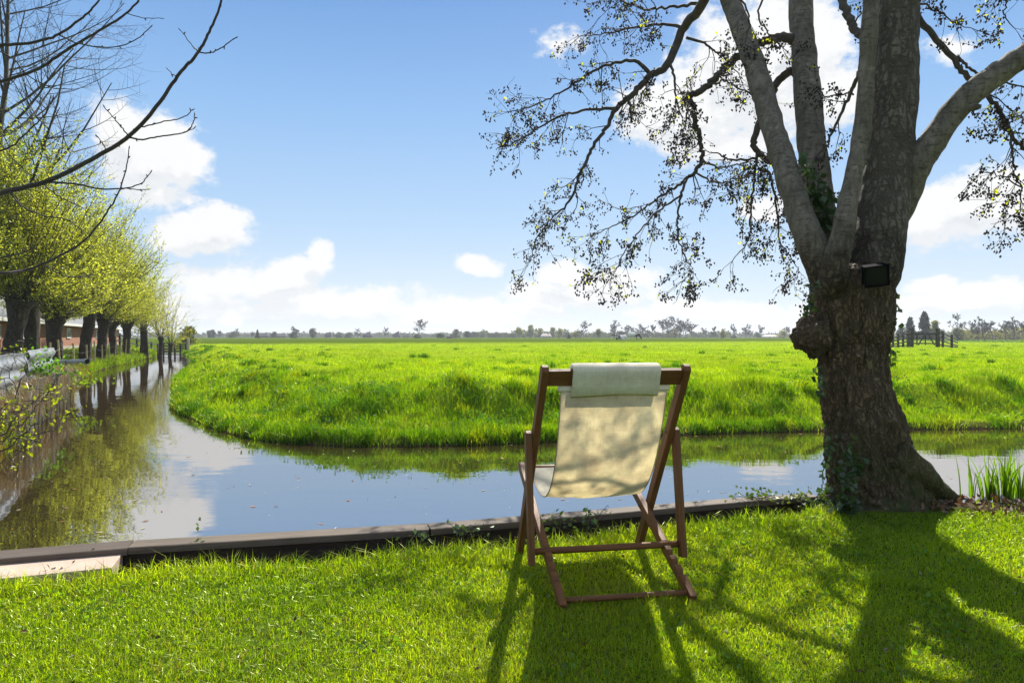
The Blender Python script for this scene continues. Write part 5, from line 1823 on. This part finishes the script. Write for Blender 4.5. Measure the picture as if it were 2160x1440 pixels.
far_tree('bush', 712, 700, 400, 'dark green bushes right of the brick farmhouse', wide=14, col=DK)
far_tree('bush', 735, 700, 410, 'dark green rounded bush between two farm roofs', wide=9, col=DK)
far_tree('bare', 755, 694, 400, 'bare twiggy tree just left of the dark gable', wide=1.1)
far_tree('bare', 814, 690, 330, 'pale thin bare tree between two dark gables', wide=1.0)
far_tree('bare', 882, 671, 290, 'tallest single bare tree standing alone left of centre', wide=1.15)
far_tree('bush', 880, 706, 295, 'low scrub at the foot of the tallest single bare tree', wide=11, col=BL_)
far_tree('bush', 928, 704, 270, 'low dark scrub beside the small dark shed', wide=12, col=DK)
far_tree('bush', 962, 695, 330, 'round twiggy bush right of the small dark shed', wide=10, col=(.055, .05, .045))
far_tree('leafy', 985, 699, 380, 'dark blue green tree left of the long low wood', wide=8, col=DK)
far_tree('bush', 1000, 700, 420, 'first rounded tree of the long low wood', wide=8, col=BL_)
far_tree('bush', 1018, 697, 420, 'olive topped tree of the long low wood', wide=9, col=OL)
far_tree('leafy', 1095, 691, 400, 'yellow green tree at the left side of the pale farm', wide=9, col=YG_)
far_tree('leafy', 1120, 686, 410, 'tallest yellow green tree left of the pale farm', wide=9, col=YG_)
far_tree('leafy', 1139, 693, 400, 'brownish green tree close beside the pale farm roof', wide=8, col=PL)
far_tree('leafy', 1166, 691, 405, 'light green tree right of the pale farm roof', wide=7, col=YG_)
far_tree('leafy', 1180, 693, 400, 'light green double tree further right of the pale farm', wide=7, col=YG_)
far_tree('conifer', 1200, 706, 240, 'very small dark bush standing alone in the far field', wide=3, col=DK)
far_tree('bare', 1224, 676, 290, 'bare tree with a round crown and stout trunk left of the cows', wide=1.2)
far_tree('bush', 1218, 697, 330, 'olive bush behind the stout bare tree left of the cows', wide=13, col=OL)
far_tree('bush', 1263, 694, 320, 'olive bush with an upright top between two bare trees', wide=10, col=OL)
far_tree('bare', 1294, 672, 290, 'tall bare tree right behind the lying cow', wide=1.15)
far_tree('bush', 1311, 695, 360, 'small round grey tree just behind the cows', wide=7, col=BL_)
for i, (x, y) in enumerate(((1322, 688), (1334, 685), (1345, 683), (1357, 686))):
    far_tree('bare', x, y, 420, ['first', 'second', 'third', 'fourth'][i] + ' from the left of four bare trees in a row right of the cows', wide=1.3)
far_tree('bush', 1336, 699, 400, 'low grey scrub under the row of four bare trees', wide=22, col=BL_)
far_tree('bare', 1376, 684, 330, 'bare tree at the left side of the tall bare grove', wide=1.0)
for i, (x, y) in enumerate(((1396, 669), (1410, 674), (1422, 669), (1434, 673), (1448, 671), (1459, 676))):
    far_tree('bare', x, y, 300 + 8 * (i % 3), ['leftmost', 'second', 'third', 'fourth', 'fifth', 'rightmost'][i] + ' tree of the tall bare grove behind the deck chair', wide=1.25)
far_tree('bush', 1425, 694, 310, 'undergrowth of the tall bare grove', wide=32, col=(.06, .06, .035))
far_tree('bare', 1481, 690, 360, 'small bare tree just right of the tall grove', wide=1.0)
far_tree('bare', 1504, 688, 330, 'bare tree midway between the tall grove and a yellow bush', wide=1.1)
far_tree('bush', 1525, 693, 320, 'yellowish twiggy bush right of the tall grove', wide=10, col=PL)
far_tree('bare', 1547, 680, 330, 'thin pale bare tree over a dark foot', wide=.9)
far_tree('bush', 1547, 707, 325, 'dark low bush at the foot of the thin pale bare tree', wide=6, col=DK)
far_tree('bare', 1572, 687, 400, 'first of three slim bare trees left of the burl', wide=1.1)
far_tree('bare', 1583, 685, 400, 'middle one of three slim bare trees left of the burl', wide=1.2)
far_tree('bare', 1602, 684, 390, 'last of three slim bare trees left of the burl', wide=1.2)
far_tree('bush', 1598, 702, 420, 'blue grey round bush under the slim bare trees', wide=8, col=BL_)
far_tree('bush', 1650, 696, 380, 'pale hazy scrub just left of the alder trunk', wide=12, col=PL)
far_tree('bare', 1656, 688, 385, 'hazy bare tree just left of the alder trunk', wide=1.2)
far_tree('bush', 1900, 690, 200, 'low dark evergreen shrub right beside the alder trunk', wide=10, col=DK)
far_tree('conifer', 1920, 672, 195, 'dark ivy covered tree with a blunt top right of the alder', wide=11, col=(.022, .034, .024))
far_tree('conifer', 1950, 660, 190, 'dark pointed evergreen behind the field gate', wide=13, col=(.022, .034, .024))
far_tree('leafy', 1972, 677, 195, 'yellow green tree right of the dark pointed evergreen', wide=9, col=YG_)
far_tree('bush', 1985, 694, 190, 'olive scrub at the foot of the yellow green tree', wide=9, col=OL)
far_tree('bare', 2017, 665, 180, 'bare tree bent to the left behind the fence end', wide=1.2)
far_tree('bush', 2022, 690, 185, 'olive bush round the foot of the bent bare tree', wide=13, col=OL)
far_tree('bare', 2063, 672, 190, 'left one of a pair of drooping bare trees', wide=1.2)
far_tree('bare', 2077, 667, 185, 'right one of a pair of drooping bare trees', wide=1.3)
far_tree('bare', 2094, 672, 210, 'slim bare tree behind the drooping pair', wide=1.2)
far_tree('bare', 2122, 668, 200, 'bare tree second from the right edge', wide=1.2)
far_tree('bare', 2140, 669, 200, 'bare tree next to the right edge', wide=1.2)
far_tree('bare', 2163, 662, 150, 'bare tree cut by the right edge', wide=1.1)

# low woods and hedges that read as one mass
m = MB(); r = np.random.default_rng(6)
C = []; S = []
for x0, x1, D, yt, dens_ in ((300, 1090, 620, 703, 7), (380, 1300, 760, 704, 6), (980, 1090, 430, 701, 14), (1080, 1200, 420, 698, 12), (1180, 1700, 600, 703, 7), (1460, 1540, 500, 701, 14), (1200, 1420, 420, 702, 9), (1900, 2400, 420, 699, 8), (2020, 2420, 215, 693, 16), (-300, 320, 500, 700, 6), (1620, 2000, 520, 704, 7)):
    n = int((x1 - x0) * dens_)
    px = r.uniform(x0, x1, n)
    prof = (.80 + .38 * np.abs(fbm(px, px * 0, .05, 3, int(D))) * 1.6).clip(.6, 1.5)
    hm = (HY - yt) / F * D + HC
    z = r.uniform(0, 1, n) * hm * prof
    C.append(np.stack([(px - 1080) / F * D, D + r.uniform(-4, 4, n), z], 1)); S.append(np.full(n, D * .0032))
C = np.concatenate(C); S = np.concatenate(S)
cc_ = np.array([.040, .050, .030]) * r.uniform(.6, 1.4, (len(C), 1))
hz_ = (C[:, 1] < 240)[:, None]
cc_ = np.where(hz_, np.array([.11, .115, .06]) * r.uniform(.6, 1.4, (len(C), 1)), cc_)
m.cards(C, S, .7, 0, cc_, seed=2)
o = m.build('far_woodland', M_LEAF, colors=True)
tag(o, 'long low bluish band of woods and hedges along the whole horizon', 'woodland', kind='stuff')

# farmhouses
M_DROOF = simple('dark_roof', (.055, .05, .055), .8, .2, 2)
M_FWALL = simple('farm_brick', (.13, .085, .07), .9, .2, 2)
M_PROOF = simple('pale_roof', (.42, .36, .33), .8, .1, 2)
def house(px, D, w_px, ytop, label, rz=0.0, roof=None, eave=.5, name='farmhouse', wall=None, cat='farmhouse', hip=.15):
    p = far_base(px, D); root = empty(name, p, rz); tag(root, label, cat, 'farm buildings on the horizon')
    w_ = w_px / F * D / 2; h = (HY - ytop) / F * D + HC - p.z; dp = w_ * .8; he = h * eave
    m = MB(); m.box((-w_, -dp, -.3), (w_, dp, he)); m.build('wall', wall or M_FWALL, root)
    m = MB()
    V = [(-w_ * 1.06, -dp * 1.08, he - .05), (w_ * 1.06, -dp * 1.08, he - .05), (w_ * 1.06, dp * 1.08, he - .05), (-w_ * 1.06, dp * 1.08, he - .05), (-w_ * (1 - hip * 2), 0, h), (w_ * (1 - hip * 2), 0, h)]
    m.add(V, [(0, 1, 5, 4), (1, 2, 5), (2, 3, 4, 5), (3, 0, 4), (3, 2, 1, 0)])
    rf = m.build('roof', roof or M_DROOF, root)
    m = MB(); m.box((w_ * .3, -.3, h * .8), (w_ * .3 + .7, .3, h * 1.12)); m.build('chimney', M_FWALL, rf)
    for s in (-.6, -.15, .45):
        m = MB(); m.box((w_ * s, -dp - .05, he * .35), (w_ * s + w_ * .18, -dp - .003, he * .8)); m.build('window', M_DARKGLASS, root)
    return root
house(557, 400, 22, 702, 'dark farm roof right of the slim pointed evergreen')
house(594, 410, 22, 703, 'low dark barn right of the ball shaped tree', name='barn', cat='barn')
house(693, 400, 13, 701, 'brick farmhouse with a flat topped roof and chimney', eave=.65)
house(776, 400, 20, 700, 'dark steep gabled farmhouse left of the pale thin tree', hip=.42)
house(837, 400, 16, 700, 'dark pointed farmhouse right of the pale thin tree', hip=.46)
house(857, 420, 16, 704, 'low dark barn left of the tallest single bare tree', name='barn', cat='barn')
house(948, 250, 14, 707, 'small dark field shed right of the tallest single bare tree', name='shed', cat='shed', eave=.7)
house(1152, 390, 22, 703, 'pale roofed farm among yellow green trees', roof=M_PROOF, wall=M_PROOF)
house(1628, 420, 40, 706, 'low pale greenhouse roof on the horizon left of the alder', roof=M_PROOF, wall=M_PROOF, name='greenhouse', cat='greenhouse')

# field gate with its fence wings
GD = 62
def gp(px, D=GD, z=0.0):
    p = at(px, 700, D); p.z = gz_at(p.x, p.y) + z; return p
gate = world_thing('field_gate', gp(1923), 'wooden field gate with diagonal braces between two thick posts', 'gate')
a, b = gp(1924), gp(1976)
for p, h in ((gp(1922.5), 1.72), (gp(1978), 1.72)):
    m = MB(); m.box((p.x - .14, p.y - .12, p.z - .4), (p.x + .14, p.y + .12, p.z + h)); adopt(m.build('gate_post', M_RAIL), gate)
for z in (.35, .75, 1.20):
    m = MB(); m.bar(a + Vector((0, 0, z)), b + Vector((0, 0, z)), .05, .11 if z < 1 else .16); adopt(m.build('gate_bar', M_RAIL), gate)
for f in (.18, .52):
    p = a.lerp(b, f); m = MB(); m.bar(p + Vector((0, -.06, .2)), p + Vector((0, -.06, 1.22)), .09, .05, 0, (0, 1, 0)); adopt(m.build('upright', M_RAIL), gate)
for f0, f1 in ((.22, .50), (.88, .62)):
    m = MB(); m.bar(a.lerp(b, f0) + Vector((0, -.11, .2)), a.lerp(b, f1) + Vector((0, -.11, 1.2)), .05, .10); adopt(m.build('brace', M_RAIL), gate)
def wing(p, q_, hp, hq, n, label):
    root = world_thing('fence_wing', p, label, 'fence', 'fence wings beside the field gate')
    for k in range(n):
        t = (k + .5) / n; c = p.lerp(q_, t); h = hp + (hq - hp) * t
        m = MB(); m.box((c.x - .07, c.y - .07, c.z - .3), (c.x + .07, c.y + .07, c.z + h + .12)); adopt(m.build('post', M_RAIL), root)
    for f in (.12, .40, .68, .96):
        m = MB(); m.bar(p + Vector((0, -.1, hp * f + .05)), q_ + Vector((0, -.1, hq * f + (-.12 if f > .2 else 0))), .05, .10); adopt(m.build('rail', M_RAIL), root)
wing(gp(1920, 61.5), gp(1878, 58), 1.35, .95, 4, 'rail fence wing running from the gate to behind the alder trunk')
wing(gp(1980, 61.5), gp(2018, 55), 1.45, .85, 2, 'broken rail fence wing sloping down right of the gate')


# the two cows
def cow(px, D, label, lying, heading, seed):
    p = at(px, 700, D); p.z = gz_at(p.x, p.y) + .02
    root = empty('cow', p, heading); tag(root, label, 'cow', 'cows in the field')
    B_ = .52 if lying else 1.02                     # height of the barrel's axis
    m = MB()
    def tub(pts, rs, n=14):
        P = [Vector(p) for p in catmull(pts, 5)]
        m.tube(P, np.interp(np.linspace(0, 1, len(P)), np.linspace(0, 1, len(rs)), rs), n)
    tub([(-1.02, 0, B_ + .12), (-.95, 0, B_ + .10), (-.70, 0, B_ + .08), (-.2, 0, B_ - .02), (.3, 0, B_), (.66, 0, B_ + .06), (.88, 0, B_ + .10)], [.10, .26, .35, .40, .39, .33, .18])
    if lying:
        hd = (1.36, .12, B_ + .50)
        tub([(.66, 0, B_ + .12), (.95, .04, B_ + .34), (1.18, .09, B_ + .52), hd], [.28, .21, .15, .13])
        tub([hd, (1.52, .15, B_ + .42), (1.70, .18, B_ + .28)], [.13, .12, .075])
        for s in (-1, 1):
            tub([(.60, s * .26, .36), (.92, s * .32, .16), (.58, s * .36, .08)], [.15, .09, .06], 10)
            tub([(-.66, s * .26, .42), (-.30, s * .42, .20), (-.78, s * .46, .08)], [.24, .13, .06], 10)
    else:
        hd = (1.34, .05, B_ - .50)
        tub([(.62, 0, B_ + .14), (.95, .02, B_ - .02), (1.18, .03, B_ - .28), hd], [.27, .22, .16, .13])
        tub([hd, (1.42, .06, B_ - .68), (1.52, .07, B_ - .90)], [.13, .12, .075])
        for s in (-1, 1):
            tub([(.60, s * .20, .95), (.62, s * .20, .62), (.60, s * .20, .40), (.62, s * .20, 0)], [.17, .10, .060, .065], 10)
            tub([(-.78, s * .20, 1.05), (-.68, s * .22, .74), (-.86, s * .21, .50), (-.80, s * .21, 0)], [.24, .16, .070, .065], 10)
    o = m.build('body', M_COW, root, smooth=True)
    rm = o.modifiers.new('fuse', 'REMESH'); rm.mode = 'VOXEL'; rm.voxel_size = .035; rm.use_smooth_shade = True
    sm_ = o.modifiers.new('soft', 'SMOOTH'); sm_.iterations = 6
    for s in (-1, 1):
        m = MB(); m.cards([(hd[0] - .16, hd[1] + s * .10, hd[2] + .16)], .2, .5, 0, None, seed=3)
        m.build('ear', M_BLACK, root)
    m = MB(); m.tube([(-1.02, 0, B_ + .12), (-1.10, .02, B_ - .2), (-1.08, .03, B_ - .55)], [.03, .022, .04], 6); m.build('tail', M_COW, root)
    return root


M_COW, q, out = new_mat('pied_hide')
oc = q.node('ShaderNodeTexCoord').outputs['Object']
sx_ = q.node('ShaderNodeSeparateXYZ'); q.l.new(oc, sx_.inputs[0])
pk = q.math('ADD', q.math('MULTIPLY', q.noise(oc, 1.3, 2, .4), 1.6), q.math('MULTIPLY', sx_.outputs[0], .35))
principled(q, out, q.mix(q.smooth(pk, .86, .92), (.75, .73, .69, 1), (.015, .014, .014, 1)), .7, .2)
cow(1310, 128, 'black and white cow lying in the field at left', True, R(165), 1)
cow(1336, 126, 'black and white cow grazing to the right of the lying one', False, R(-12), 2)


# ------------------------------------------------------------------ the spring air over the polder
hm_, q, out = new_mat('haze_air')
pv = q.node('ShaderNodeVolumePrincipled')
pv.inputs['Color'].default_value = (.86, .92, 1.0, 1); pv.inputs['Density'].default_value = .00038
pv.inputs['Anisotropy'].default_value = .3
q.l.new(pv.outputs[0], out.inputs['Volume'])
hb = MB(); hb.box((-1400, -60, -2.2), (1400, 1500, 16))
hz = hb.build('haze', hm_)
tag(hz, kind='stuff')
